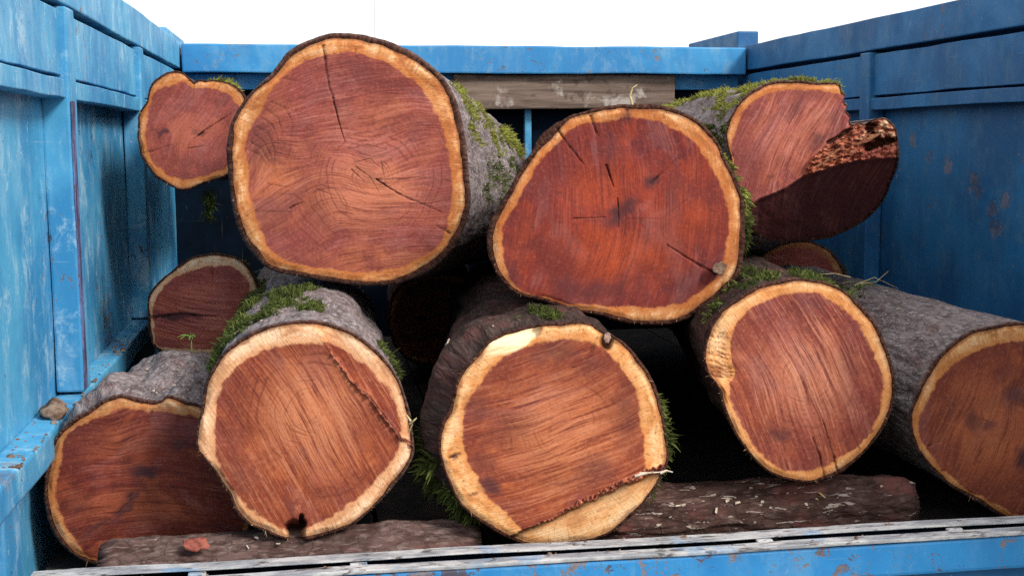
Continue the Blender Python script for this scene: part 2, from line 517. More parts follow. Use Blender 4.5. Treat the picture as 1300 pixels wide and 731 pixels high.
# ------------------------------------------------------------------ polygons and log ends
def catmull(pts, per=16):
    P = np.asarray(pts, float); n = len(P)
    t = np.linspace(0, 1, per, endpoint=False)[:, None]
    out = []
    for i in range(n):
        a, b, c, d = P[i - 1], P[i], P[(i + 1) % n], P[(i + 2) % n]
        out.append(0.5 * ((2 * b) + (c - a) * t + (2 * a - 5 * b + 4 * c - d) * t ** 2 + (3 * b - a - 3 * c + d) * t ** 3))
    return np.concatenate(out)


def polar(pts, c, th):
    q = catmull(pts) - np.asarray(c)
    a = np.arctan2(-q[:, 1], q[:, 0]); r = np.hypot(q[:, 0], q[:, 1])
    o = np.argsort(a); a, r = a[o], r[o]
    a = np.concatenate([a - 2 * np.pi, a, a + 2 * np.pi]); r = np.concatenate([r, r, r])
    return np.interp((th + np.pi) % (2 * np.pi) - np.pi, a, r)


def seg_dist(px, py, line):
    """distance to a polyline and the side (+ left of travel in image) and the run along it 0..1"""
    best = np.full(px.shape, 1e9); side = np.zeros(px.shape); run = np.zeros(px.shape)
    L = np.asarray(line, float)
    tot = np.hypot(*(np.diff(L, axis=0).T)).sum(); acc = 0
    for a, b in zip(L[:-1], L[1:]):
        d = b - a; l = np.hypot(*d)
        u = ((px - a[0]) * d[0] + (py - a[1]) * d[1]) / l ** 2
        uc = np.clip(u, 0, 1)
        dx, dy = px - a[0] - uc * d[0], py - a[1] - uc * d[1]
        dd = np.hypot(dx, dy)
        s = d[0] * (py - a[1]) - d[1] * (px - a[0])
        k = dd < best
        best = np.where(k, dd, best); side = np.where(k, np.sign(s), side); run = np.where(k, (acc + uc * l) / tot, run)
        acc += l
    return best, side, run


def zz(off, sc, pts):
    return [(off[0] + x / sc, off[1] + y / sc) for x, y in pts]


def blob(px, py, x, y, rx, ry, ang=0, soft=0.5):
    a = math.radians(ang); dx, dy = px - x, -(py - y)
    u, v = (dx * math.cos(a) + dy * math.sin(a)) / rx, (-dx * math.sin(a) + dy * math.cos(a)) / ry
    return 1 - sstep(1 - soft, 1 + soft, np.hypot(u, v))


def build_log(sp):
    """one log: Empty > cut_face, bark, moss"""
    Y = sp['Y']; seed = sp['seed']
    out = np.asarray(sp['out'], float); heart = np.asarray(sp['heart'], float)
    c = np.asarray(sp.get('c', catmull(out).mean(0)))
    pith = np.asarray(sp.get('pith', c))
    Mn, Nn = sp.get('res', (420, 130))
    k = Y / FPX                                                  # metres per photo pixel at the face
    th = np.linspace(0, 2 * np.pi, Mn, endpoint=False)
    cs, sn = np.cos(th), np.sin(th)
    ro = polar(out, c, th)
    ro = ro + 0.8 * fbm(cs * 6, sn * 6, seed, seed, 4) + 0.25 * fbm(cs * 40, sn * 40, seed, seed + 5, 2)
    bark_w = sp.get('bark_px', 5.0) * (1 + 0.5 * fbm(cs * 2.5, sn * 2.5, 3.3, seed + 9, 3) + 0.10 * fbm(cs * 22, sn * 22, 1.3, seed + 19, 3))
    bark_w = np.clip(bark_w, 1.6, None)
    rf = ro - bark_w
    rh = polar(heart, c, th)
    rh = rh + 2.2 * fbm(cs * 3.5, sn * 3.5, 5.5, seed + 23, 3) + 0.7 * fbm(cs * 16, sn * 16, 5.5, seed + 29, 2)
    rh = np.minimum(rh, rf + 30)
    # ---- face grid
    tt = np.linspace(0, 1, Nn)
    rho = tt[:, None] * rf[None, :]
    px = c[0] + rho * cs; py = c[1] - rho * sn
    TH = np.broadcast_to(th, rho.shape)
    n = np.asarray(sp.get('n', (0, -1, 0.0)), float); n /= np.linalg.norm(n)
    P0 = at(c[0], c[1], Y)
    disp = 0.004 * fbm((px - c[0]) * k * 9, (py - c[1]) * k * 9, seed, seed + 2, 3)
    disp = disp - 0.004 * sstep(0.95, 1.0, tt)[:, None] * np.clip(0.5 + fbm(cs * 5, sn * 5, 0.2, seed + 3, 2), 0, 1.5)[None, :]
    crack = np.zeros(px.shape); stain = np.zeros(px.shape); torn = np.zeros(px.shape); fresh = np.zeros(px.shape)
    wob = 1.3 * fbm(px * 0.09, py * 0.09, seed, seed + 31, 3)
    wob2 = 1.3 * fbm(px * 0.09, py * 0.09, seed + 7, seed + 37, 3)
    for line, w in sp.get('cracks', []):
        d, s, r = seg_dist(px + 0.45 * wob, py + 0.45 * wob2, line)
        ww = w * 0.30 * (1 - 0.85 * r)
        cm = 1 - sstep(ww, ww + 0.9, d)
        cm *= (0.34 + 0.18 * min(w, 3)) * (1 - 0.5 * r) * (0.75 + 0.5 * np.clip(fbm(px * 0.15, py * 0.15, 3, seed + 77, 2), -0.5, 0.5))
        crack = np.maximum(crack, cm); disp = disp - 0.005 * cm * min(w, 3) / 2
    for (x, y, rx, ry, ang, s) in sp.get('stains', []):
        stain = np.maximum(stain, s * blob(px + 3 * wob, py + 3 * wob2, x, y, rx, ry, ang, 0.65))
    warm = np.zeros(px.shape)
    for (x, y, rx, ry, ang, q_) in sp.get('warm', []):
        warm = np.maximum(warm, q_ * blob(px + 5 * wob, py + 5 * wob2, x, y, rx, ry, ang, 0.8))
    sapd = (rho - rh[None, :]) * k
    env = dict(px=px, py=py, k=k, wob=wob, wob2=wob2, disp=disp, crack=crack, stain=stain, torn=torn, fresh=fresh, sap=sapd, rho=rho, th=TH, rf=rf, seed=seed, tt=tt)
    if sp.get('extra'):
        sp['extra'](env)
    disp, crack, stain, torn, fresh, sapd = (env[q] for q in ('disp', 'crack', 'stain', 'torn', 'fresh', 'sap'))

    def lift(px, py, d):
        r = rays(px, py)
        s = ((P0 - CAMP) @ n + d) / (r @ n)
        return CAMP + r * s[..., None]
    V = lift(px, py, disp)
    a = math.radians(sp.get('saw', 10))
    x_, y_ = (px - pith[0]) * k, -(py - pith[1]) * k
    fc = np.stack([x_ * math.cos(a) + y_ * math.sin(a) + seed, -x_ * math.sin(a) + y_ * math.cos(a) + seed * 2, np.zeros(px.shape)], -1)
    fc[..., 1] += sp.get('curv', 0.9 if seed % 2 else -0.9) * (fc[..., 0] - seed) ** 2
    rw = np.random.default_rng(seed + 400)
    for (wx, wy, wr, wa) in list(sp.get('warps', [])) + [(c[0] + rw.uniform(-0.6, 0.6) * ro.mean(), c[1] + rw.uniform(-0.6, 0.6) * ro.mean(), ro.mean() * rw.uniform(0.2, 0.4), sp.get('warpk', 1.0) * rw.uniform(-0.018, 0.018)) for _ in range(4)]:
        fc[..., 1] += wa * np.exp(-((px - wx) ** 2 + (py - wy) ** 2) / wr ** 2)
    pol = np.stack([TH * ro.mean() * k + seed, rho * k, np.zeros(px.shape)], -1)
    pol[..., 0] = np.where(TH > np.pi, pol[..., 0], pol[..., 0])
    ringd = np.hypot(x_, y_)
    R = ro.mean()
    mid = 1 - sstep(0.15, 0.75, np.hypot(px - pith[0], py - pith[1]) / R)
    base = at(c[0], c[1] + 0.96 * ro.mean(), Y)
    root = thing(sp.get('name', 'log'), sp['label'], 'log', Vector(base), sp.get('group'))
    loc = np.array(base)
    at_ = {'fc': fc.reshape(-1, 3), 'pol': pol.reshape(-1, 3), 'ringd': ringd.ravel(), 'sap': sapd.ravel(), 'mid': mid.ravel(),
           'crack': crack.ravel(), 'stain': stain.ravel(), 'torn': torn.ravel(), 'fresh': fresh.ravel(), 'warm': warm.ravel(), 'rimf': ((rf[None, :] - rho) * k).ravel()}
    me = mesh_np('cut_face', V.reshape(-1, 3) - loc, grid_quads(Nn, Mn)[:, ::-1], at_)
    fo = bpy.data.objects.new('cut_face', me); COL.objects.link(fo); fo.parent = root
    me.materials.append(sp['fmat'])
    # ---- bark: sawn edge, then the body back along the log
    d_in = disp[-1]
    jag = 0.002 * fbm(cs * 26, sn * 26, 0.7, seed + 41, 3)
    rim0 = lift(c[0] + rf * cs * 0.997, c[1] - rf * sn * 0.997, d_in - 0.002)
    rim1 = lift(c[0] + (rf + bark_w * 0.45) * cs, c[1] - (rf + bark_w * 0.45) * sn, d_in + 0.001 + jag)
    rim2 = lift(c[0] + ro * cs, c[1] - ro * sn, d_in - 0.004 + jag * 0.7)
    C1 = at(sp['far'][0], sp['far'][1], sp['farY'])
    C0 = P0
    rad = rim2 - C0
    ax = C1 - C0; Lg = np.linalg.norm(ax); axn = ax / Lg
    radp = rad - np.outer(rad @ axn, axn)                        # round, square to the log axis
    rl = np.linalg.norm(radp, axis=1, keepdims=True)
    circ = radp / rl * rl.mean()
    far = C1 + (0.5 * radp + 0.5 * circ) * sp.get('taper', 0.94)
    Kn = sp.get('rings', 90)
    ss = np.linspace(0, 1, Kn) ** 1.35
    body = rim2[None] * (1 - ss)[:, None, None] + far[None] * ss[:, None, None]
    cen = C0[None] * (1 - ss)[:, None] + C1[None] * ss[:, None]
    along = ss * Lg
    rdir = body - cen[:, None]
    rdir = rdir - (rdir @ axn)[..., None] * axn
    rdn = rdir / np.linalg.norm(rdir, axis=2, keepdims=True)
    R_m = rl.mean()
    ramp_ = sstep(0, 0.30, along)[:, None]; ramp2 = sstep(0, 0.03, along)[:, None]
    nz1 = fbm(cs[None] * 2.2, sn[None] * 2.2, along[:, None] * 2.2 + seed, seed + 51, 3) * sp.get('lump', 0.012)
    nz2 = fbm(cs[None] * 11 * R_m / 0.2, sn[None] * 11 * R_m / 0.2, along[:, None] * 9 + seed, seed + 61, 4) * sp.get('rough', 0.0026)
    bulge = 0
    for (b_ang, b_w, b_s, b_h) in sp.get('bulges', []):
        dth = (th - math.radians(b_ang) + np.pi) % (2 * np.pi) - np.pi
        bulge = bulge + b_h * np.exp(-(dth / math.radians(b_w)) ** 2)[None] * (sstep(0, b_s * 0.5, along) * (1 - 0.6 * sstep(b_s, b_s * 4, along)))[:, None]
    flare = sp.get('flare', -0.002) * sstep(0, 0.03, along)[:, None]
    body = body + rdn * (ramp_ * nz1 + ramp2 * (nz2 - 0.002) + flare + bulge)[..., None]
    Bv = np.concatenate([rim0[None], rim1[None], body, cen[-1:, None] + 0 * body[-1:]], 0)
    arc = th * R_m
    rows = len(Bv)
    al = np.concatenate([[-0.02, -0.01], along, [along[-1] + R_m]])
    bk = np.stack([np.broadcast_to(arc, (rows, Mn)) + seed * 3, np.broadcast_to(al[:, None], (rows, Mn)) + seed, np.zeros((rows, Mn))], -1)
    # the arc coordinate jumps at angle 0: use a round coordinate instead
    bk[..., 0] = R_m * 1.6 * cs[None] + seed
    bk[..., 2] = R_m * 1.6 * sn[None]
    rimd = np.zeros((rows, Mn)); rimd[0] = 1; rimd[1] = 1; rimd[2] = 0.75; rimd[3] = 0.35; rimd[4] = 0.12
    me = mesh_np('bark', Bv.reshape(-1, 3) - loc, grid_quads(rows, Mn)[:, ::-1], {'bk': bk.reshape(-1, 3), 'rimd': rimd.ravel()})
    bo = bpy.data.objects.new('bark', me); COL.objects.link(bo); bo.parent = root
    me.materials.append(sp.get('bmat', M_BARK_BROWN))
    # ---- torn fibres round the sawn rim
    nf = sp.get('fibres', 90)
    ji = RNG.integers(0, Mn, nf)
    ji = np.concatenate([ji, (ji[: nf // 2] + RNG.integers(-3, 4, nf // 2)) % Mn])
    fpos = np.where(RNG.random((len(ji), 1)) < 0.55, rim1[ji], rim0[ji])
    fn = rad[ji] / np.linalg.norm(rad[ji], axis=1, keepdims=True) * 0.7 + np.array([0, -0.6, 0.1])
    fo_ = moss_mesh(root, loc, fpos, fn, 0.010, M_FIBRE, np.zeros((len(ji), 3)))
    fo_.name = 'rim_fibres'; fo_.data.name = 'rim_fibres'
    # ---- moss
    for (t0, t1, s0, s1, cnt, ln, mat, thr) in sp.get('moss', []):
        g = np.radians(RNG.uniform(t0, t1, cnt)); s = RNG.uniform(s0, s1, cnt)
        fe = fbm(np.cos(g) * 5, np.sin(g) * 5, s * 9 + seed, seed + 71, 3)
        edge = np.minimum(np.minimum(s - s0 + 0.015, s1 - s + 0.03) / 0.05, np.minimum(g - math.radians(t0), math.radians(t1) - g) / 0.12 + 0.1)
        keep = fe + 0.25 > thr + 0.6 * (1 - np.clip(edge, 0, 1))
        g, s = g[keep], s[keep]
        if len(g) < 5:
            continue
        ki = np.searchsorted(along, s).clip(1, Kn - 1); ji = ((g % (2 * np.pi)) / (2 * np.pi) * Mn).astype(int) % Mn
        f = ((s - along[ki - 1]) / (along[ki] - along[ki - 1]))[:, None]
        pos = body[ki - 1, ji] * (1 - f) + body[ki, ji] * f
        nor = rdn[ki, ji]
        moss_mesh(root, loc, pos, nor, ln, mat, RNG.normal(0, 1, (len(g), 3)) * 0.003)
    sp['body'] = (body, rdn, along, th, root, loc)
    return root


def moss_mesh(root, loc, pos, nor, ln, mat, jit):
    nB = len(pos)
    tuft = np.stack([fbm(pos[:, 0] * 55, pos[:, 1] * 55, pos[:, 2] * 55, 90 + q, 2) for q in range(3)], -1)
    L = ln * RNG.uniform(0.35, 1.15, nB) * (0.85 + 0.5 * np.clip(fbm(pos[:, 0] * 30, pos[:, 1] * 30, pos[:, 2] * 30, 77, 2), -0.8, 1.2))
    d = nor * 0.8 + tuft * 0.75 + RNG.normal(0, 0.38, (nB, 3)) + np.array([0, 0, 0.05])
    d /= np.linalg.norm(d, axis=1, keepdims=True)
    side = np.cross(d, RNG.normal(0, 1, (nB, 3))); side /= np.linalg.norm(side, axis=1, keepdims=True)
    w = (ln * RNG.uniform(0.05, 0.105, nB))[:, None]
    base = pos + jit - nor * 0.002
    midp = base + d * (L * 0.55)[:, None] + np.array([0, 0, -0.04]) * L[:, None]
    tip = base + d * L[:, None] + np.array([0, 0, -0.22]) * L[:, None] + RNG.normal(0, 0.12, (nB, 3)) * L[:, None]
    V = np.stack([base - side * w, base + side * w, midp + side * w * 0.9, midp - side * w * 0.9, tip + side * w * 0.15, tip - side * w * 0.15], 1).reshape(-1, 3) - loc
    i = np.arange(nB)[:, None] * 6
    Q = np.concatenate([i + [0, 1, 2, 3], i + [3, 2, 4, 5]])
    rnd = np.repeat(np.clip(0.5 + 0.45 * tuft[:, 0] + RNG.normal(0, 0.22, nB), 0, 1), 6)
    tipa = np.tile([0, 0, 0.5, 0.5, 1, 1], nB).astype(float)
    me = mesh_np('moss', V, Q, {'rnd': rnd, 'tip': tipa})
    o = bpy.data.objects.new('moss', me); COL.objects.link(o); o.parent = root
    o['kind'] = 'stuff'
    me.materials.append(mat)
    return o


# ------------------------------------------------------------------ boxes of the truck bed
def box_mesh(x0, x1, y0, y1, z0, z1, bevel=0.004, cuts=None, wav=0.0, seed=0):
    bm = bmesh.new()
    bmesh.ops.create_cube(bm, size=1.0)
    for v in bm.verts:
        v.co = Vector(((x0 + x1) / 2 + v.co.x * (x1 - x0), (y0 + y1) / 2 + v.co.y * (y1 - y0), (z0 + z1) / 2 + v.co.z * (z1 - z0)))
    if bevel:
        bmesh.ops.bevel(bm, geom=list(bm.edges), offset=min(bevel, 0.4 * min(x1 - x0, y1 - y0, z1 - z0)), segments=2, affect='EDGES', profile=0.6)
    if cuts:
        for axis, n in enumerate(cuts):
            lo, hi = ((x0, x1), (y0, y1), (z0, z1))[axis]
            for i in range(1, n):
                p = [0, 0, 0]; p[axis] = lo + (hi - lo) * i / n
                nn = [0, 0, 0]; nn[axis] = 1
                bmesh.ops.bisect_plane(bm, geom=bm.verts[:] + bm.edges[:] + bm.faces[:], plane_co=p, plane_no=nn)
    if wav:
        co = np.array([v.co[:] for v in bm.verts])
        dx = wav * fbm(co[:, 0] * 4, co[:, 1] * 4, co[:, 2] * 4, seed, 3)
        dy = wav * fbm(co[:, 0] * 4, co[:, 1] * 4, co[:, 2] * 4, seed + 50, 3)
        dz = wav * fbm(co[:, 0] * 5, co[:, 1] * 5, co[:, 2] * 4, seed + 90, 3)
        for v, a, b, c_ in zip(bm.verts, dx, dy, dz):
            v.co += Vector((a, b, c_))
    me = bpy.data.meshes.new('box')
    bm.to_mesh(me); bm.free()
    for p in me.polygons:
        p.use_smooth = False
    return me


BED = thing('truck_bed', 'blue painted open truck bed with plank behind the rear rail, holding all the logs', 'truck bed', (0.63, 3.4, 1.15))
BLOC = Vector((0.63, 3.4, 1.15))
FZ = H - 0.775                                                  # bed floor


def part(name, rng, mat, parent=None, bevel=0.004, cuts=None, wav=0.0, seed=0, label=None):
    x0, x1, y0, y1, z0, z1 = rng
    me = box_mesh(x0 - BLOC.x, x1 - BLOC.x, y0 - BLOC.y, y1 - BLOC.y, z0 - BLOC.z, z1 - BLOC.z, bevel, cuts, wav, seed)
    me.name = name
    me.materials.append(mat)
    o = bpy.data.objects.new(name, me); COL.objects.link(o); o.parent = parent or BED
    if label:
        o['label'] = label
    return o


# ground under the truck
gme = mesh_np('ground', [(-60, -60, 0), (60, -60, 0), (60, 60, 0), (-60, 60, 0)], [(0, 1, 2, 3)], None, False)
gnd = bpy.data.objects.new('ground', gme); COL.objects.link(gnd); gme.materials.append(M_GROUND); gnd['kind'] = 'structure'


def z(rel):
    return H + rel


def side_wall(sgn, xin, mat, posts, y0, y1, wname, lab):
    """sgn -1 left, +1 right; xin = inner face of the rails"""
    def X(d_in, d_out):
        a, b = xin + sgn * d_in, xin + sgn * d_out               # distance outwards from the rail face
        return (min(a, b), max(a, b))
    pan = X(0.045, 0.052)
    sheet = part('side_wall', (*pan, y0, y1, z(-1.1), z(0.10)), mat, None, 0, (1, 26, 14), 0.004, 3 if sgn < 0 else 8, lab)
    yr = (y0, y1)
    part('backing_sheet', (*X(0.082, 0.088), *yr, z(0.101), z(0.30)), mat, sheet, 0)
    part('top_rail', (*X(0.0, 0.09), *yr, z(0.2690), z(0.367)), mat, sheet, 0.004, (1, 30, 1), 0.0022, 11)
    part('upper_band', (*X(0.006, 0.06), *yr, z(0.1290), z(0.2550)), mat, sheet, 0.002, (1, 40, 2), 0.0022, 13)
    part('lower_lip', (*X(-0.002, 0.06), *yr, z(0.086), z(0.1220)), mat, sheet, 0.002, (1, 40, 1), 0.0022, 17)
    for (py0, py1) in posts:
        p = part('post', (*X(-0.009, 0.044), py0, py1, z(-0.5), z(0.262)), mat, sheet, 0.005, (1, 1, 16), 0.0016, int(py0 * 10))
        if sgn < 0 and py0 < 3:
          part('rusted_edge', (*X(-0.012, -0.0095), py0 + 0.002, py0 + 0.034, z(-0.495), z(0.08)), M_RUST, sheet, 0.0, (1, 1, 20), 0.0012, 21)
    part('ledge', (*X(-0.010, 0.044), *yr, z(-0.56), z(-0.505)), mat, sheet, 0.006, (2, 30, 2), 0.003, 23)
    part('ledge_post', (*X(0.006, 0.0445), 1.95, 2.06, z(-1.05), z(-0.562)), mat, sheet, 0.004)
    for q in range(3):
        yy = 2.5 + q * 0.9
        part('ledge_post', (*X(0.006, 0.0445), yy, yy + 0.07, z(-0.78), z(-0.562)), mat, sheet, 0.004)
    part('outer_stake', (*X(0.0525, 0.09), y0 + 0.5, y0 + 0.58, z(-1.0), z(0.26)), mat, sheet, 0.004)
    part('corner_board', (*X(-0.004 if sgn > 0 else 0.055, 0.085), 4.925, 5.6, z(0.0), z(0.432 if sgn > 0 else 0.43)), mat, sheet, 0.006)
    return sheet


PL = lambda px: atx(px, 300, -0.464)[1]
PR = lambda px: atx(px, 300, 1.718)[1]
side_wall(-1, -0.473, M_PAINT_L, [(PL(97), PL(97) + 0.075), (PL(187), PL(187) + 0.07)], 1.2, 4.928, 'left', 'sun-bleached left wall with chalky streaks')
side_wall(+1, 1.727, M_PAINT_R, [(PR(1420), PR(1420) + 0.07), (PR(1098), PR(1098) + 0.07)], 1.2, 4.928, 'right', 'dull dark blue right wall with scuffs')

# headboard
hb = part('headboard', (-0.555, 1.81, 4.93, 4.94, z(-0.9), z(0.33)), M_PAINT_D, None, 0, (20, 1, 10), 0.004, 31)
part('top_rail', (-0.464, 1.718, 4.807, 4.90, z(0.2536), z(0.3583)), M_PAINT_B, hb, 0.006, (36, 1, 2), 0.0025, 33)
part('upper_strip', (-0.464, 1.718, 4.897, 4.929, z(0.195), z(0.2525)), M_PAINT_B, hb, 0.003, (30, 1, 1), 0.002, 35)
pl0, pl1 = at(575, 97, 4.86), at(855, 138, 4.86)
part('plank', (pl0[0], pl1[0], 4.842, 4.89, pl1[2], z(0.2505)), M_PLANK, hb, 0.005, (40, 1, 6), 0.003, 37, 'weathered grey brown plank under the rail')
for xx in (672,):
    q0 = at(xx, 150, 4.87)
    part('upright', (q0[0] - 0.013, q0[0] + 0.013, 4.895, 4.928, z(-0.7), z(0.19) if xx != 672 else pl1[2] + 0.05), M_PAINT_L, hb, 0.003)

# floor of planks lying along the bed
fl = part('floor', (-0.51, 1.765, 1.93, 4.925, FZ - 0.06, FZ - 0.031), M_FLOOR, None, 0)
for i in range(11):
    w = 2.262 / 11
    part('floor_board', (-0.50 + i * w, -0.50 + (i + 1) * w - 0.008, 2.02, 4.92, FZ - 0.03, FZ), M_FLOOR, fl, 0.004)

# tailgate across the rear: a pale worn double strip over a blue beam
zt = z(-0.676)
tg = part('tailgate', (-0.452, 1.72, 1.934, 1.952, zt - 0.072, zt - 0.0125), M_PAINT_T, None, 0.006, (60, 1, 3), 0.0016, 41, 'bright blue tailgate beam with chipped pale top edge')
part('inner_backing', (-0.45, 1.72, 1.990, 2.0, zt - 0.12, zt - 0.003), M_PAINT_D, tg, 0.002)  # near-black colour stands in for shade in the gap between the strips
part('inner_strip', (-0.452, 1.72, 1.969, 2.004, zt - 0.0025, zt), M_STRIP, tg, 0.002, (120, 1, 1), 0.0016, 43)
part('outer_strip', (-0.440, 1.72, 1.930, 1.957, zt - 0.0115, zt - 0.0045), M_STRIP, tg, 0.002, (120, 1, 1), 0.0018, 45)
part('lower_panel', (-0.45, 1.72, 1.953, 1.98, zt - 0.5, zt - 0.060), M_PAINT_R, tg, 0.004, (20, 1, 6), 0.002, 47)
for (bx, by) in ((970, 678), (1211, 666), (455, 704), (250, 716)):
    q = at(bx, by, 1.965)
    part('clip', (q[0] - 0.014, q[0] + 0.014, 1.9575, 1.9685, zt - 0.009, zt - 0.003), M_STRIP, tg, 0.002)
for (bx, by) in ((1163, 724), (560, 757), (860, 740)):
    q = at(bx, by, 1.94)
    bm = bmesh.new()
    bmesh.ops.create_cone(bm, cap_ends=True, segments=12, radius1=0.006, radius2=0.0045, depth=0.006, matrix=Matrix.Translation(Vector(q) - BLOC + Vector((0, -0.0, 0))) @ Matrix.Rotation(math.pi / 2, 4, 'X'))
    me = bpy.data.meshes.new('bolt'); bm.to_mesh(me); bm.free(); me.materials.append(M_BOLT)
    o = bpy.data.objects.new('bolt', me); COL.objects.link(o); o.parent = tg

# ------------------------------------------------------------------ the logs
RED = dict(heart=(0.385, 0.092, 0.066), heart_dark=(0.225, 0.048, 0.040), heart_lite=(0.54, 0.205, 0.155))
ORG = dict(heart=(0.353, 0.083, 0.034), heart_dark=(0.196, 0.036, 0.020), heart_lite=(0.539, 0.211, 0.108))
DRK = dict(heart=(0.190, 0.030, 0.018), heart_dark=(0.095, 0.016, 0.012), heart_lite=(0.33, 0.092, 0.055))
SAP_O = dict(sap=(0.62, 0.285, 0.105), sap_edge=(0.45, 0.148, 0.042))
SAP_P = dict(sap=(0.82, 0.55, 0.345), sap_edge=(0.66, 0.345, 0.175))
SAP_Y = dict(sap=(0.80, 0.45, 0.20), sap_edge=(0.66, 0.28, 0.09))
LOGS = {}

# big log, upper left of centre
o = (250, 30)
LOGS['A'] = dict(
    seed=1, Y=2.72, saw=8, pith=(474, 226), label='largest log, lying on top with curved saw marks at its left edge', far=(592, 240), farY=4.35, taper=0.97,
    out=[(437, 43), (474, 48), (506, 58), (538, 76), (562, 98), (578, 124), (588, 158), (593, 198), (597, 246), (594, 275), (585, 300), (566, 326), (541, 346), (515, 357), (491, 362), (457, 362), (403, 355), (344, 342), (319, 320), (302, 291), (294, 256), (289, 217), (288, 187), (295, 153), (314, 123), (344, 94), (368, 64), (403, 47)],
    heart=[(410, 71), (450, 68), (482, 76), (514, 94), (538, 114), (558, 150), (568, 190), (572, 230), (571, 265), (562, 300), (540, 324), (500, 341), (450, 346), (390, 337), (348, 322), (330, 292), (321, 260), (315, 225), (312, 190), (320, 162), (338, 128), (356, 100), (380, 82)],
    fmat=face_mat('cut_face_large', **RED, **SAP_O, ring=0.6, lite_mid=0.35, streak=0.8, warmc=(0.52, 0.165, 0.060)), bmat=M_BARK_GREY, res=(480, 150), bark_px=7.0,
    cracks=[([(410, 58), (416, 102), (423, 126)], 3.2), ([(422, 124), (437, 180)], 2.6), ([(478, 228), (506, 246), (538, 260), (564, 271)], 2.4), ([(480, 228), (538, 226), (572, 231)], 1.2), ([(571, 296), (555, 287)], 3.0), ([(368, 264), (384, 257)], 2.8), ([(326, 268), (370, 269)], 1.3), ([(452, 62), (453, 76)], 2.0), ([(340, 234), (372, 239)], 1.0), ([(360, 99), (392, 107)], 1.2),
            ([(484, 206), (488, 232)], 1.4), ([(452, 212), (470, 226), (482, 246)], 1.2), ([(446, 216), (462, 230)], 1.6)]
           + [(zz(o, 2.5, a), 1.3) for a in ([(235, 250), (280, 268), (302, 310), (298, 375)], [(222, 275), (258, 300), (272, 345), (262, 395)], [(205, 300), (238, 322), (258, 370), (252, 420)], [(190, 328), (225, 350), (246, 400), (243, 470)], [(180, 352), (212, 375), (236, 425), (238, 470)], [(172, 378), (205, 398), (228, 440)], [(165, 402), (198, 415), (222, 450)])]
           + [(zz(o, 2.5, a), 1.0) for a in ([(400, 515), (450, 530), (475, 570), (470, 610)], [(380, 525), (435, 545), (455, 590)], [(500, 440), (550, 430), (585, 460), (590, 500)], [(650, 520), (720, 510), (790, 530)], [(480, 400), (540, 385), (600, 400)], [(260, 540), (310, 545), (345, 570)])],
    warps=[(474, 226, 40, 0.035), (336, 190, 34, -0.045), (420, 262, 40, -0.025), (540, 250, 34, 0.02)],
    warm=[(475, 238, 50, 28, -10, 0.9), (345, 215, 34, 44, 10, 0.75), (430, 250, 70, 28, 0, 0.7), (480, 150, 60, 24, 0, 0.3), (350, 275, 40, 18, 0, 0.45), (450, 330, 90, 14, 0, 0.6)],
    stains=[(330, 180, 14, 34, 15, 0.35), (470, 225, 20, 8, -30, 0.35), (350, 262, 30, 12, 10, 0.3), (440, 90, 30, 16, 0, 0.25)],
    moss=[(8, 52, 0.12, 0.85, 8000, 0.014, M_MOSS_Y, 0.36), (-25, 20, 0.25, 1.3, 4000, 0.018, M_MOSS_G, 0.50), (20, 45, 1.0, 1.4, 2500, 0.028, M_MOSS_Y, 0.40)])

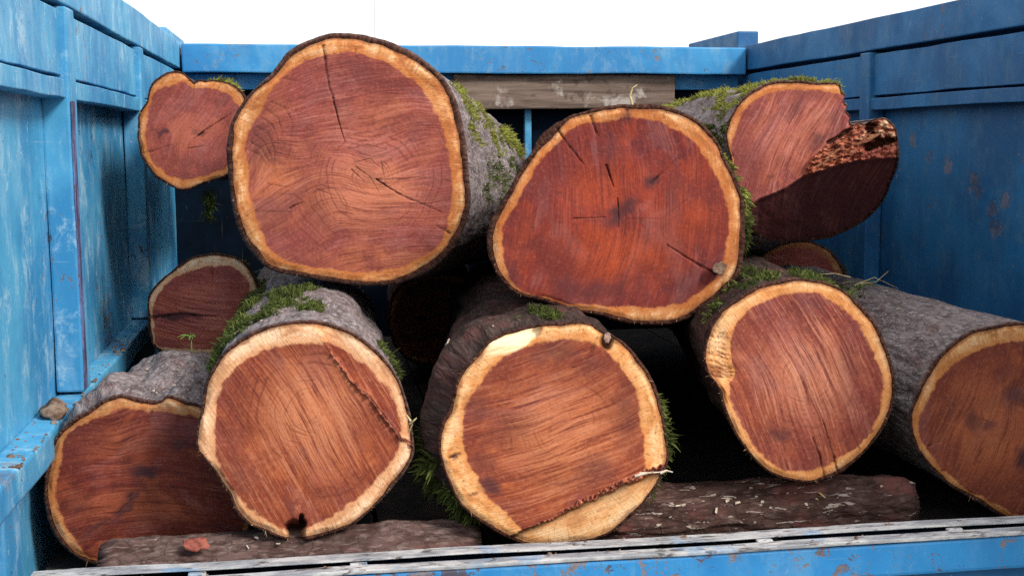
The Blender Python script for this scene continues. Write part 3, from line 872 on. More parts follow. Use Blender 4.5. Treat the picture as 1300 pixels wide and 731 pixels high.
o = (520, 128)
LOGS['B'] = dict(
    seed=2, Y=2.42, saw=86, pith=(785, 270), label='broad upper log with a small dark knot right of its centre', far=(770, 248), farY=4.4, taper=0.9,
    out=zz(o, 2.5, [(640, 15), (760, 12), (850, 30), (920, 65), (970, 120), (1000, 175), (1035, 240), (1060, 320), (1065, 400), (1058, 500), (1040, 560), (1000, 605), (940, 655), (860, 700), (780, 712), (680, 705), (600, 680), (500, 665), (430, 640), (340, 615), (290, 570), (255, 510), (245, 450), (252, 390), (290, 320), (330, 255), (380, 170), (440, 105), (500, 55), (570, 28)]),
    heart=zz(o, 2.5, [(640, 60), (740, 55), (830, 85), (900, 130), (945, 200), (985, 270), (1010, 330), (1015, 400), (1005, 470), (985, 530), (940, 590), (880, 635), (800, 655), (700, 655), (600, 655), (500, 645), (430, 625), (350, 605), (310, 540), (295, 460), (300, 400), (330, 340), (380, 260), (430, 180), (480, 120), (540, 80)]),
    fmat=face_mat('cut_face_broad', heart=(0.275, 0.038, 0.021), heart_dark=(0.120, 0.021, 0.023), heart_lite=(0.40, 0.090, 0.055), **SAP_O, ring=0.2, lite_mid=0.10, streak=0.65, mauve=0.45, warmc=(0.40, 0.062, 0.016)), res=(480, 150), bark_px=5.6,
    cracks=[(zz(o, 2.5, a), w) for a, w in (([(575, 50), (598, 112)], 4.0), ([(470, 88), (495, 128), (552, 202)], 3.2), ([(625, 205), (646, 272)], 3.4), ([(520, 375), (620, 370)], 1.6), ([(970, 550), (890, 505), (820, 458)], 3.2), ([(765, 262), (850, 183)], 2.4), ([(660, 310), (665, 400)], 2.2), ([(690, 30), (694, 60)], 2.2), ([(805, 40), (808, 70)], 1.6), ([(880, 315), (800, 375), (690, 375)], 0.8))],
    warm=[(785, 330, 75, 34, 0, 0.85), (865, 270, 34, 46, 0, 0.6), (690, 320, 40, 40, 0, 0.45), (760, 240, 40, 26, 0, 0.4), (720, 372, 60, 10, 0, 0.5)],
    stains=[(*zz(o, 2.5, [(770, 252)])[0], 10, 8, 30, 0.95), (*zz(o, 2.5, [(672, 350)])[0], 24, 9, 42, 0.9), (*zz(o, 2.5, [(650, 372)])[0], 12, 10, 0, 0.6), (*zz(o, 2.5, [(640, 150)])[0], 9, 26, 4, 0.45), (*zz(o, 2.5, [(610, 600)])[0], 30, 12, 5, 0.45), (*zz(o, 2.5, [(490, 590)])[0], 22, 12, -10, 0.4), (*zz(o, 2.5, [(880, 575)])[0], 26, 15, 30, 0.4), (*zz(o, 2.5, [(690, 42)])[0], 10, 7, 0, 0.6), (*zz(o, 2.5, [(330, 560)])[0], 9, 20, 20, 0.4), (*zz(o, 2.5, [(830, 290)])[0], 8, 26, -10, 0.3), (*zz(o, 2.5, [(985, 535)])[0], 9, 11, 0, 0.7)],
    moss=[(-62, -40, 0.02, 0.25, 1500, 0.02, M_MOSS_G, 0.25), (-12, 30, 0.03, 0.30, 10000, 0.024, M_MOSS_G, 0.08), (2, 34, 0.02, 0.2, 4000, 0.022, M_MOSS_Y, 0.2)],
    bulges=[(10, 24, 0.12, 0.012)])

o = (100, 80)
LOGS['C'] = dict(
    seed=3, Y=3.1, saw=60, label='small heart-shaped log end against the left wall, upper left', far=(295, 172), farY=4.5, taper=0.9,
    out=zz(o, 4.483, [(560, 45), (600, 60), (640, 95), (660, 108), (700, 98), (780, 100), (870, 120), (930, 160), (958, 210), (968, 300), (965, 400), (945, 500), (900, 590), (850, 640), (780, 665), (700, 690), (650, 715), (600, 722), (540, 712), (480, 680), (410, 620), (360, 540), (340, 460), (338, 370), (345, 290), (385, 220), (400, 150), (440, 90), (500, 55)]),
    heart=zz(o, 4.483, [(520, 130), (580, 110), (620, 125), (650, 150), (690, 140), (770, 145), (850, 175), (900, 225), (915, 300), (910, 420), (890, 520), (840, 600), (760, 625), (690, 650), (620, 665), (560, 655), (500, 640), (440, 590), (400, 530), (385, 450), (385, 350), (395, 270), (420, 190), (460, 150)]),
    fmat=face_mat('cut_face_heart_shaped', **RED, **SAP_O, ring=0.35, lite_mid=0.2, streak=0.35), res=(300, 90), bark_px=2.6,
    cracks=[(zz(o, 4.483, a), w) for a, w in (([(680, 412), (780, 345), (890, 272)], 2.6), ([(355, 514), (430, 500), (530, 468)], 1.6), ([(620, 490), (720, 470)], 1.6), ([(660, 108), (650, 200)], 1.0))],
    stains=[(*zz(o, 4.483, [(487, 400)])[0], 6, 4, 0, 0.95), (*zz(o, 4.483, [(425, 385)])[0], 5, 2.5, 0, 0.6), (*zz(o, 4.483, [(690, 400)])[0], 6, 5, 30, 0.6), (*zz(o, 4.483, [(810, 210)])[0], 14, 7, 0, 0.3)],
    moss=[(40, 88, 0.0, 0.22, 2200, 0.022, M_MOSS_Y, 0.1)])

o = (130, 240)
LOGS['D'] = dict(
    seed=4, Y=3.04, saw=-8, label='small split log end low behind the mossy front logs, at left wall', far=(268, 374), farY=4.2, taper=0.9,
    out=zz(o, 3.481, [(480, 283), (560, 290), (620, 315), (670, 370), (700, 450), (705, 540), (690, 620), (640, 700), (560, 740), (450, 750), (330, 735), (240, 710), (207, 650), (200, 560), (200, 480), (240, 420), (320, 350), (400, 300)]),
    heart=zz(o, 3.481, [(480, 340), (560, 345), (620, 380), (650, 450), (650, 550), (620, 640), (540, 700), (430, 710), (320, 700), (240, 690), (230, 620), (222, 560), (227, 500), (270, 440), (340, 380), (420, 350)]),
    fmat=face_mat('cut_face_split', heart=(0.40, 0.085, 0.06), heart_dark=(0.25, 0.048, 0.04), heart_lite=(0.58, 0.20, 0.14), sap=(0.80, 0.55, 0.36), sap_edge=(0.66, 0.38, 0.21), ring=0.2), res=(280, 90), bark_px=3,
    cracks=[(zz(o, 3.481, a), w) for a, w in (([(195, 568), (260, 560), (340, 553), (440, 562), (520, 560)], 6.5), ([(485, 340), (490, 412)], 1.8), ([(365, 355), (372, 385)], 1.4))], stains=[(*zz(o, 3.481, [(330, 560)])[0], 32, 4, 0, 0.95)],
    moss=[(15, 50, 0.0, 0.2, 900, 0.02, M_MOSS_G, 0.2)])


def e_extra(e):
    px, py, k = e['px'], e['py'], e['k']
    zz_ = lambda p: zz((840, 85), 3.3333, p)
    ridge = np.array(zz_([(300, 640), (410, 558), (520, 512), (600, 458), (640, 448), (830, 396), (1010, 380)]))
    ry = np.interp(px, ridge[:, 0], ridge[:, 1]) + 0.6 * e['wob']
    below = np.clip(py - ry, 0, None)
    e['disp'] = e['disp'] - below * k * 1.8 - 0.01 * sstep(0, 6, below)
    # the torn hinge to the right of the sawn face: fibres stand forward, a hollow in the knob
    up = np.array(zz_([(615, 460), (625, 400), (700, 330), (790, 262), (850, 240)]))
    rx = np.interp(-py, -up[:, 1], up[:, 0], left=up[0, 0], right=up[-1, 0])
    rough_m = (sstep(-1.5, 1.5, px + 2.0 * e['wob'] - rx) * (1 - sstep(-1.0, 1.5, py - ry)))
    rough_m = np.where(px > zz_([(800, 0)])[0][0], 1 - sstep(-1, 1.5, py - ry), rough_m)
    fib = fbm(px * 0.16, py * 0.30, 0.0, 301, 4)
    e['disp'] = e['disp'] + rough_m * (0.014 + 0.010 * fib + 0.005 * fbm((px * 0.80 - py * 0.6) * 0.12, (px * 0.6 + py * 0.8) * 0.5, 0.0, 311, 3))
    hol = blob(px + 5 * e['wob'], py + 5 * e['wob2'], *zz_([(892, 285)])[0], 9, 14, 25, 0.5) + blob(px + 4 * e['wob'], py + 4 * e['wob2'], *zz_([(935, 330)])[0], 16, 5, 12, 0.5) + 0.8 * blob(px + 4 * e['wob2'], py, *zz_([(870, 335)])[0], 9, 6, 0, 0.5)
    hol = np.clip(hol, 0, 1)
    e['disp'] = e['disp'] - 0.055 * hol
    g = np.array(zz_([(705, 322), (760, 290), (800, 262)]))
    d, s, r = seg_dist(px + e['wob'], py + e['wob2'], g)
    gm = 1 - sstep(1, 3, d)
    e['disp'] = e['disp'] - 0.02 * gm
    kn = sstep(*[zz_([(x, 0)])[0][0] for x in (800, 860)], px) * (1 - sstep(-2, 2, py - ry)) * (1 - hol)
    e['torn'] = np.maximum(e['torn'], rough_m * (1 - 0.55 * kn))
    e['fresh'] = np.maximum(e['fresh'], 0.5 * kn * sstep(-0.3, 0.4, fib) * (1 - sstep(*[zz_([(0, y)])[0][1] for y in (280, 350)], py)))
    e['crack'] = np.maximum(e['crack'], np.maximum(0.7 * gm, 0.8 * hol))
    # the notch face below has no visible sapwood
    e['sap'] = np.where(py > ry, -0.01, e['sap'])
    e['stain'] = np.maximum(e['stain'], 0.55 * sstep(0, 3, below))  # shade on the notch's underside, painted in as a flat darkening


o = (840, 85)
LOGS['E'] = dict(
    seed=5, Y=2.85, saw=62, c=zz(o, 3.3333, [(600, 430)])[0], pith=(1010, 170), label='broken upper right log with torn splintered hinge and thick moss on top', far=(842, 212), farY=4.5, taper=0.95,
    out=zz(o, 3.3333, [(480, 60), (560, 55), (650, 63), (720, 66), (748, 70), (758, 84), (762, 106), (778, 116), (770, 140), (786, 164), (780, 182), (800, 208), (795, 228), (812, 246), (835, 236), (862, 243), (882, 226), (905, 221), (935, 214), (960, 224), (990, 260), (1002, 330), (1000, 400), (970, 500), (920, 590), (860, 650), (760, 705), (640, 735), (520, 740), (420, 720), (360, 660), (330, 590), (310, 500), (290, 400), (275, 320), (272, 270), (300, 190), (345, 130), (410, 85)]),
    heart=zz(o, 3.3333, [(480, 105), (560, 95), (650, 105), (740, 115), (800, 120), (830, 165), (845, 215), (860, 230), (900, 190), (980, 200), (1040, 260), (1040, 330), (1030, 400), (1000, 500), (950, 590), (890, 650), (760, 725), (640, 755), (520, 760), (420, 740), (350, 660), (330, 590), (315, 500), (305, 400), (300, 320), (305, 275), (335, 210), (375, 155), (430, 120)]),
    fmat=face_mat('cut_face_broken', heart=(0.35, 0.088, 0.068), heart_dark=(0.21, 0.045, 0.040), heart_lite=(0.54, 0.23, 0.18), **SAP_O, ring=0.12, lite_mid=0.3), bmat=M_BARK_GREY, res=(460, 150), bark_px=3.4, extra=e_extra,
    cracks=[], stains=[(*zz(o, 3.3333, [(665, 310)])[0], 14, 9, 30, 0.65), (*zz(o, 3.3333, [(580, 150)])[0], 22, 10, 60, 0.3), (*zz(o, 3.3333, [(740, 210)])[0], 14, 9, 30, 0.25), (*zz(o, 3.3333, [(455, 460)])[0], 4, 4, 0, 0.5)],
    moss=[(62, 112, 0.0, 0.10, 9000, 0.014, M_MOSS_Y, -0.3), (105, 150, 0.0, 0.85, 12000, 0.015, M_MOSS_Y, 0.20), (88, 128, 0.1, 1.5, 13000, 0.016, M_MOSS_Y, 0.05), (150, 215, 0.0, 0.4, 9000, 0.028, M_MOSS_G, -0.1)])

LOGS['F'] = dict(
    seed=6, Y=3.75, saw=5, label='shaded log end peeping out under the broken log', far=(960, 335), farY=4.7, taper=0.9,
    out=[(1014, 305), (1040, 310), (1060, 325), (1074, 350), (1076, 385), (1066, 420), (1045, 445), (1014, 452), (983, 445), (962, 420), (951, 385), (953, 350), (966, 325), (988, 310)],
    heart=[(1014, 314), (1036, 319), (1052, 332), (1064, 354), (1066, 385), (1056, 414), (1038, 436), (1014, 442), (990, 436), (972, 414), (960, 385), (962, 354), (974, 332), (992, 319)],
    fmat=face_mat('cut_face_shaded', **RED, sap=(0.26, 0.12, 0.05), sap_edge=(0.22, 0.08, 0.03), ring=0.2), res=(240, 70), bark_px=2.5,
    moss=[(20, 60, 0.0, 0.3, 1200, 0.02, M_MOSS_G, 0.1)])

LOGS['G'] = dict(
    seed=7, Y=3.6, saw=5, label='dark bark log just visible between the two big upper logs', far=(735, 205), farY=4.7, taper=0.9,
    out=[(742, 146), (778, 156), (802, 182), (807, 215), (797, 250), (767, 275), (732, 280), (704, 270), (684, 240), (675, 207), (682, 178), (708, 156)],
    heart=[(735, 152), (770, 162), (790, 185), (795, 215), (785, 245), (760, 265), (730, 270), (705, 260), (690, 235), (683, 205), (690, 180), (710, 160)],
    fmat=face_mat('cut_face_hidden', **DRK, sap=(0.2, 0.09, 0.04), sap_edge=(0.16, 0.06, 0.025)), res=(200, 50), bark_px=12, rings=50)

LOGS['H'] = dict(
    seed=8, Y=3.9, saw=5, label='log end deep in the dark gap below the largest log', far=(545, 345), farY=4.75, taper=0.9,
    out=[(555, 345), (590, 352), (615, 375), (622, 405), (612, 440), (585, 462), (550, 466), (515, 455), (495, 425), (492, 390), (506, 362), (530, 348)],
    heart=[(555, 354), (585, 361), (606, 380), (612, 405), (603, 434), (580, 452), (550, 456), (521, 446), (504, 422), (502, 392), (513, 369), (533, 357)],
    fmat=face_mat('cut_face_deep', heart=(0.08, 0.02, 0.014), heart_dark=(0.04, 0.012, 0.01), heart_lite=(0.12, 0.04, 0.03), sap=(0.10, 0.045, 0.02), sap_edge=(0.08, 0.03, 0.014)), res=(200, 50), bark_px=4, rings=50)  # wood coloured near black, so the gap's shade is in the colour


def l1_extra(e):
    pass


o = (20, 480)
LOGS['L1'] = dict(
    seed=9, bulges=[(132, 22, 0.10, 0.022), (118, 8, 0.2, 0.012)], Y=2.26, saw=3, pith=(172, 610), label='dark red log at the lower left corner beside the wall ledge', far=(228, 524), farY=2.92, taper=0.96,
    out=zz(o, 3.3333, [(380, 85), (430, 70), (470, 68), (540, 85), (610, 92), (645, 70), (690, 78), (730, 95), (800, 120), (880, 190), (945, 290), (990, 410), (1005, 530), (990, 650), (920, 740), (760, 795), (600, 810), (450, 802), (320, 785), (240, 745), (180, 690), (140, 610), (120, 520), (122, 420), (140, 320), (180, 230), (240, 170), (310, 130)]),
    heart=zz(o, 3.3333, [(430, 130), (540, 135), (620, 140), (700, 152), (790, 175), (870, 240), (930, 330), (970, 440), (985, 540), (965, 650), (900, 730), (750, 780), (600, 795), (440, 788), (340, 760), (290, 735), (225, 650), (180, 560), (170, 480), (185, 400), (195, 320), (215, 240), (290, 190), (370, 150)]),
    fmat=face_mat('cut_face_dark_red', **DRK, sap=(0.54, 0.285, 0.125), sap_edge=(0.37, 0.145, 0.05), ring=0.15, lite_mid=0.3, streak=0.9), bmat=M_BARK_GREY, bark_px=5.5, lump=0.016,
    cracks=[(zz(o, 3.3333, a), w) for a, w in (([(490, 510), (430, 570), (290, 670), (240, 690)], 1.0), ([(575, 140), (560, 190)], 1.3), ([(480, 500), (500, 480)], 2.0))],
    stains=[(*zz(o, 3.3333, p)[0], *r) for p, r in (([(545, 392)], (17, 8, -5, 0.95)), ([(490, 500)], (8, 6, 0, 0.9)), ([(455, 555)], (20, 6, 50, 0.7)), ([(320, 650)], (26, 5, 35, 0.6)), ([(700, 275)], (14, 9, 20, 0.7)), ([(520, 440)], (7, 12, 20, 0.35)), ([(640, 130)], (20, 6, 0, 0.4)), ([(250, 540)], (12, 16, 0, 0.3)))],
    warm=[(180, 650, 80, 20, 0, 0.35), (150, 560, 60, 20, 0, 0.3)],
    moss=[(68, 84, 0.25, 0.36, 500, 0.022, M_MOSS_G, 0.15)])


def l2_extra(e):
    px, py = e['px'], e['py']
    q = lambda p: zz((130, 400), 2.5, p)
    step = q([(660, 0), (680, 45), (718, 100), (790, 205), (870, 290), (948, 388), (985, 410)])
    d, s, r = seg_dist(px + 1.5 * e['wob'], py + 1.5 * e['wob2'], step)
    right = np.where(s < 0, 1.0, 0.0) * (1 - sstep(0.97, 1.0, r))
    e['disp'] = e['disp'] - 0.016 * right * sstep(0, 2.2, d)
    tm = (1 - sstep(1.0, 2.2 + 2.2 * r, d)) * sstep(0.10, 0.3, r)
    fib = fbm(px * 0.3, py * 0.3, 0, 55, 3)
    e['torn'] = np.maximum(e['torn'], tm)
    e['disp'] = e['disp'] + tm * (0.004 + 0.008 * fib)
    dk = (1 - sstep(0.4, 1.6, np.abs(d - 1.2))) * right * sstep(0.3, 0.7, r)
    e['crack'] = np.maximum(e['crack'], 0.75 * dk)
    notch = np.clip(blob(px + 2 * e['wob'], py + 2 * e['wob2'], *q([(610, 690)])[0], 9, 13, 0, 0.5) + blob(px + 2 * e['wob'], py, *q([(632, 655)])[0], 4, 8, 0, 0.5), 0, 1)
    e['disp'] = e['disp'] - 0.05 * notch
    e['crack'] = np.maximum(e['crack'], notch)
    tear = blob(px + e['wob'], py + e['wob2'], *q([(618, 590)])[0], 6, 18, -4, 0.4)
    e['torn'] = np.maximum(e['torn'], 0.6 * tear)


o = (130, 400)
LOGS['L2'] = dict(
    seed=10, curv=0.45, warpk=0.35, Y=2.10, saw=-58, pith=q[0] if False else (392, 522), label='front log with a dark notch in its bottom edge and a torn strip at right', far=(392, 372), farY=4.3, taper=0.93,
    out=zz(o, 2.5, [(640, 15), (720, 25), (790, 50), (850, 90), (900, 140), (940, 200), (962, 260), (978, 320), (990, 400), (985, 450), (960, 500), (910, 560), (850, 620), (800, 660), (740, 690), (680, 708), (630, 714), (580, 712), (520, 690), (450, 655), (420, 620), (395, 560), (350, 490), (320, 450), (300, 420), (298, 370), (315, 300), (325, 220), (350, 165), (390, 110), (450, 65), (530, 30)]),
    heart=zz(o, 2.5, [(640, 92), (700, 90), (770, 110), (840, 160), (900, 225), (938, 300), (948, 380), (935, 440), (910, 480), (850, 540), (780, 600), (700, 650), (645, 672), (600, 685), (540, 660), (470, 610), (410, 560), (385, 500), (365, 430), (355, 350), (365, 270), (390, 210), (430, 160), (500, 115), (570, 95)]),
    fmat=face_mat('cut_face_notched', **ORG, **SAP_P, ring=0.55, lite_mid=0.75, streak=1.0), bmat=M_BARK_GREY, res=(480, 150), bark_px=4.2, extra=l2_extra,
    warm=[(330, 560, 50, 60, 0, 0.5), (440, 600, 60, 40, 0, 0.6), (385, 520, 70, 60, 0, 0.35)],
    cracks=[], stains=[(350, 455, 12, 14, 0, 0.22), (300, 600, 12, 18, 0, 0.22), (372, 650, 5, 20, 20, 0.3)],
    moss=[(122, 152, 0.10, 1.1, 13000, 0.017, M_MOSS_G, -0.05), (80, 118, 0.16, 0.62, 9000, 0.016, M_MOSS_G, 0.02), (126, 146, 0.35, 0.95, 3000, 0.015, M_MOSS_Y, 0.35), (-20, 45, 0.10, 0.4, 2500, 0.018, M_MOSS_G, 0.4)])


def l3_extra(e):
    px, py = e['px'], e['py']
    q = lambda p: zz((450, 395), 2.5, p)
    step = q([(430, 735), (480, 715), (560, 685), (640, 655), (720, 612), (830, 562), (945, 515), (1010, 495)])
    d, s, r = seg_dist(px + 1.2 * e['wob'], py + 1.2 * e['wob2'], step)
    low = np.where(s > 0, 1.0, 0.0)
    e['disp'] = e['disp'] - 0.020 * low * sstep(0, 1.5, d)
    tm = (1 - low) * (1 - sstep(1.0 + 6.0 * sstep(0.25, 0.8, r), 2.0 + 6.0 * sstep(0.25, 0.8, r), d)) * sstep(0.12, 0.3, r)
    fib = fbm(px * 0.35, py * 0.35, 0, 65, 3)
    e['torn'] = np.maximum(e['torn'], tm)
    e['disp'] = e['disp'] + tm * (0.003 + 0.009 * fib)
    dk = low * (1 - sstep(0.5, 2.0, d))
    e['crack'] = np.maximum(e['crack'], 0.7 * dk)
    e['fresh'] = np.maximum(e['fresh'], low * 0.12)
    e['sap'] = np.where(low > 0.5, np.maximum(e['sap'], 0.006 + 0.02 * np.clip(d / 30, 0, 1)), e['sap'])
    # bevelled fresh patch on the upper left sapwood
    pt = blob(px + e['wob'], py + e['wob2'], *q([(503, 92)])[0], 37, 13.5, 24, 0.14)
    e['fresh'] = np.maximum(e['fresh'], pt)
    e['disp'] = e['disp'] - 0.02 * pt * np.clip((q([(0, 110)])[0][1] - py) / 20, 0, 1)
    nt = blob(px + e['wob'], py + e['wob2'], *q([(798, 98)])[0], 7, 9, 0, 0.4)
    e['disp'] = e['disp'] - 0.02 * nt
    e['crack'] = np.maximum(e['crack'], 0.9 * nt)
    sp = fbm(px * 0.22, py * 0.22, 0, 88, 2)
    e['crack'] = np.maximum(e['crack'], 0.8 * sstep(0.72, 0.85, sp) * sstep(0.0, 0.006, e['sap']) * sstep(640, 600, px) if False else e['crack'])


o = (450, 395)
LOGS['L3'] = dict(
    seed=12, curv=-0.5, warpk=0.35, Y=2.08, saw=20, pith=(712, 545), label='front centre log with a stepped lower slice and pale fresh patch on top', far=(640, 395), farY=4.2, taper=0.9,
    out=zz(o, 2.5, [(640, 36), (740, 35), (790, 66), (850, 95), (910, 160), (950, 225), (975, 310), (990, 400), (995, 470), (975, 520), (940, 580), (880, 650), (800, 710), (700, 738), (570, 748), (480, 718), (400, 670), (340, 620), (300, 550), (275, 480), (265, 420), (275, 360), (300, 310), (318, 240), (340, 190), (385, 140), (430, 90), (500, 60), (580, 42)]),
    heart=zz(o, 2.5, [(600, 97), (700, 88), (780, 112), (840, 170), (890, 240), (910, 330), (920, 420), (922, 500), (900, 560), (800, 620), (680, 670), (560, 710), (500, 665), (430, 600), (385, 530), (350, 440), (340, 350), (365, 270), (425, 195), (500, 130)]),
    fmat=face_mat('cut_face_stepped', **ORG, **SAP_Y, ring=0.4, lite_mid=0.6, streak=1.0, sapdirt=0.65), bmat=M_BARK_BROWN, res=(480, 150), bark_px=4.0, extra=l3_extra,
    warm=[(700, 590, 80, 40, 20, 0.75), (760, 520, 50, 40, 0, 0.5), (640, 500, 50, 40, 0, 0.35)],
    bulges=[(150, 42, 0.12, 0.045), (205, 35, 0.12, 0.02)],
    cracks=[(zz(o, 2.5, a), w) for a, w in (([(300, 465), (335, 450)], 3.0), ([(520, 700), (640, 655)], 1.0), ([(690, 180), (740, 165)], 1.4))] + [(zz(o, 2.5, [(925, 250 + 34 * i), (968, 244 + 36 * i)]), 0.8) for i in range(7)],
    stains=[(*zz(o, 2.5, p)[0], *r) for p, r in (([(432, 556)], (13, 9, 0, 0.85)), ([(775, 500)], (24, 18, 0, 0.45)), ([(640, 130)], (30, 13, 10, 0.5)), ([(860, 330)], (14, 40, 5, 0.4)), ([(760, 170)], (22, 10, 30, 0.35)), ([(390, 300)], (14, 18, 0, 0.35)), ([(375, 580)], (6, 3, 0, 0.7)), ([(320, 460)], (5, 3, 20, 0.9)), ([(490, 380)], (40, 12, 20, 0.25)), ([(400, 480)], (14, 10, 0, 0.3)))],
    moss=[(-42, 14, 0.01, 0.35, 7000, 0.026, M_MOSS_G, 0.02), (195, 238, 0.02, 0.3, 4200, 0.030, M_MOSS_G, 0.12), (80, 112, 0.04, 0.3, 2600, 0.020, M_MOSS_G, 0.25)])


def l4_extra(e):
    px, py = e['px'], e['py']
    q = lambda p: zz((800, 340), 2.6, p)
    m = np.clip(blob(px + 2 * e['wob'], py + 2 * e['wob2'], *q([(284, 262)])[0], 15, 34, 12, 0.7) + blob(px + 3 * e['wob'], py, *q([(300, 350)])[0], 15, 10, 0, 0.7), 0, 1)
    fib = fbm((px + 6 * e['wob']) * 0.06, (py + 2 * e['wob2'] - 0.2 * px) * 0.55, 0, 95, 4)
    e['torn'] = np.maximum(e['torn'], 0.45 * m * sstep(-0.2, 0.5, -fib))
    e['sap'] = np.where(m > 0.3, np.maximum(e['sap'], 0.004), e['sap'])
    e['disp'] = e['disp'] - m * (0.006 - 0.0022 * fib)
    e['crack'] = np.maximum(e['crack'], 0.35 * m * sstep(0.25, 0.6, -fib))
    e['fresh'] = np.maximum(e['fresh'], 0.12 * m * sstep(0.15, 0.5, fib))


o = (800, 340)
LOGS['L4'] = dict(
    seed=13, curv=0.6, warpk=0.35, Y=2.15, saw=-66, pith=(1025, 478), label='round front log with two checks at bottom and splintered left edge', far=(880, 362), farY=4.2, taper=0.93,
    out=zz(o, 2.6, [(520, 38), (620, 40), (700, 70), (760, 120), (815, 190), (850, 270), (872, 350), (870, 430), (845, 510), (800, 580), (740, 640), (680, 685), (600, 708), (520, 700), (450, 670), (380, 600), (330, 520), (300, 440), (285, 390), (255, 350), (240, 300), (248, 240), (280, 170), (340, 110), (420, 60)]),
    heart=zz(o, 2.6, [(520, 85), (600, 80), (680, 120), (740, 165), (790, 240), (820, 310), (835, 400), (820, 480), (790, 550), (740, 600), (670, 640), (590, 668), (520, 670), (470, 650), (410, 590), (360, 510), (330, 430), (330, 390), (330, 340), (330, 270), (345, 190), (400, 130), (460, 100)]),
    fmat=face_mat('cut_face_checked', heart=(0.34, 0.075, 0.048), heart_dark=(0.19, 0.038, 0.030), heart_lite=(0.60, 0.25, 0.15), **SAP_Y, ring=0.35, lite_mid=0.7, streak=1.0), bmat=M_BARK_BROWN, res=(440, 140), bark_px=4.0, extra=l4_extra,
    cracks=[(zz(o, 2.6, a), w) for a, w in (([(643, 700), (625, 620), (603, 560)], 3.2), ([(690, 690), (665, 600), (635, 500)], 3.4), ([(758, 600), (725, 532)], 1.6), ([(570, 320), (545, 260)], 1.0), ([(520, 640), (500, 560)], 1.0))],
    stains=[(*zz(o, 2.6, p)[0], *r) for p, r in (([(498, 548)], (11, 9, 0, 0.55)), ([(560, 130)], (40, 14, 0, 0.25)), ([(720, 300)], (20, 40, 0, 0.2)))],
    warm=[(980, 540, 40, 50, 0, 0.4), (1060, 560, 40, 30, 0, 0.4), (935, 440, 20, 40, 0, 0.6)],
    moss=[(50, 86, 0.05, 0.5, 3000, 0.024, M_MOSS_G, 0.22), (90, 150, 0.04, 0.5, 2600, 0.020, M_MOSS_G, 0.35)])

o = (800, 340)
LOGS['L5'] = dict(
    seed=14, Y=2.2, saw=70, pith=(1262, 535), c=(1284, 538), label='log at the right edge of the load, cut off by the picture edge', far=(1000, 412), farY=3.6, taper=0.95,
    out=zz(o, 2.6, [(1290, 178), (1200, 188), (1110, 215), (1040, 268), (980, 340), (940, 430), (922, 510), (942, 590), (980, 645), (1040, 705), (1085, 735), (1150, 775), (1215, 815), (1300, 850), (1390, 845), (1480, 800), (1560, 720), (1598, 620), (1600, 500), (1560, 380), (1490, 270), (1400, 205)]),
    heart=zz(o, 2.6, [(1290, 240), (1220, 250), (1150, 270), (1085, 305), (1020, 370), (975, 440), (950, 515), (968, 585), (1010, 640), (1060, 690), (1110, 725), (1170, 760), (1225, 790), (1300, 820), (1380, 815), (1460, 770), (1530, 700), (1560, 610), (1560, 510), (1525, 400), (1460, 310), (1380, 260)]),
    fmat=face_mat('cut_face_edge', heart=(0.25, 0.060, 0.030), heart_dark=(0.125, 0.028, 0.018), heart_lite=(0.40, 0.145, 0.075), sap=(0.62, 0.335, 0.14), sap_edge=(0.44, 0.185, 0.058), ring=0.2, lite_mid=0.3, streak=0.55), bmat=M_BARK_GREY, bark_px=4.5,
    cracks=[(zz(o, 2.6, a), w) for a, w in (([(1160, 470), (1165, 500), (1190, 510)], 1.4), ([(985, 585), (1020, 572)], 2.0), ([(1170, 590), (1100, 690)], 1.0))],
    stains=[(*zz(o, 2.6, p)[0], *r) for p, r in (([(1135, 510)], (12, 14, 40, 0.55)), ([(1275, 422)], (18, 9, -20, 0.6)), ([(1300, 630)], (12, 12, 0, 0.95)), ([(1185, 520)], (10, 6, 20, 0.6)), ([(1235, 350)], (20, 10, 0, 0.2)))],
    warm=[(1260, 590, 60, 40, 0, 0.5), (1230, 560, 40, 40, 0, 0.4)],
    moss=[(100, 128, 0.5, 1.0, 1200, 0.014, M_MOSS_G, 0.55)])

for key_, sp_ in LOGS.items():
    build_log(sp_)


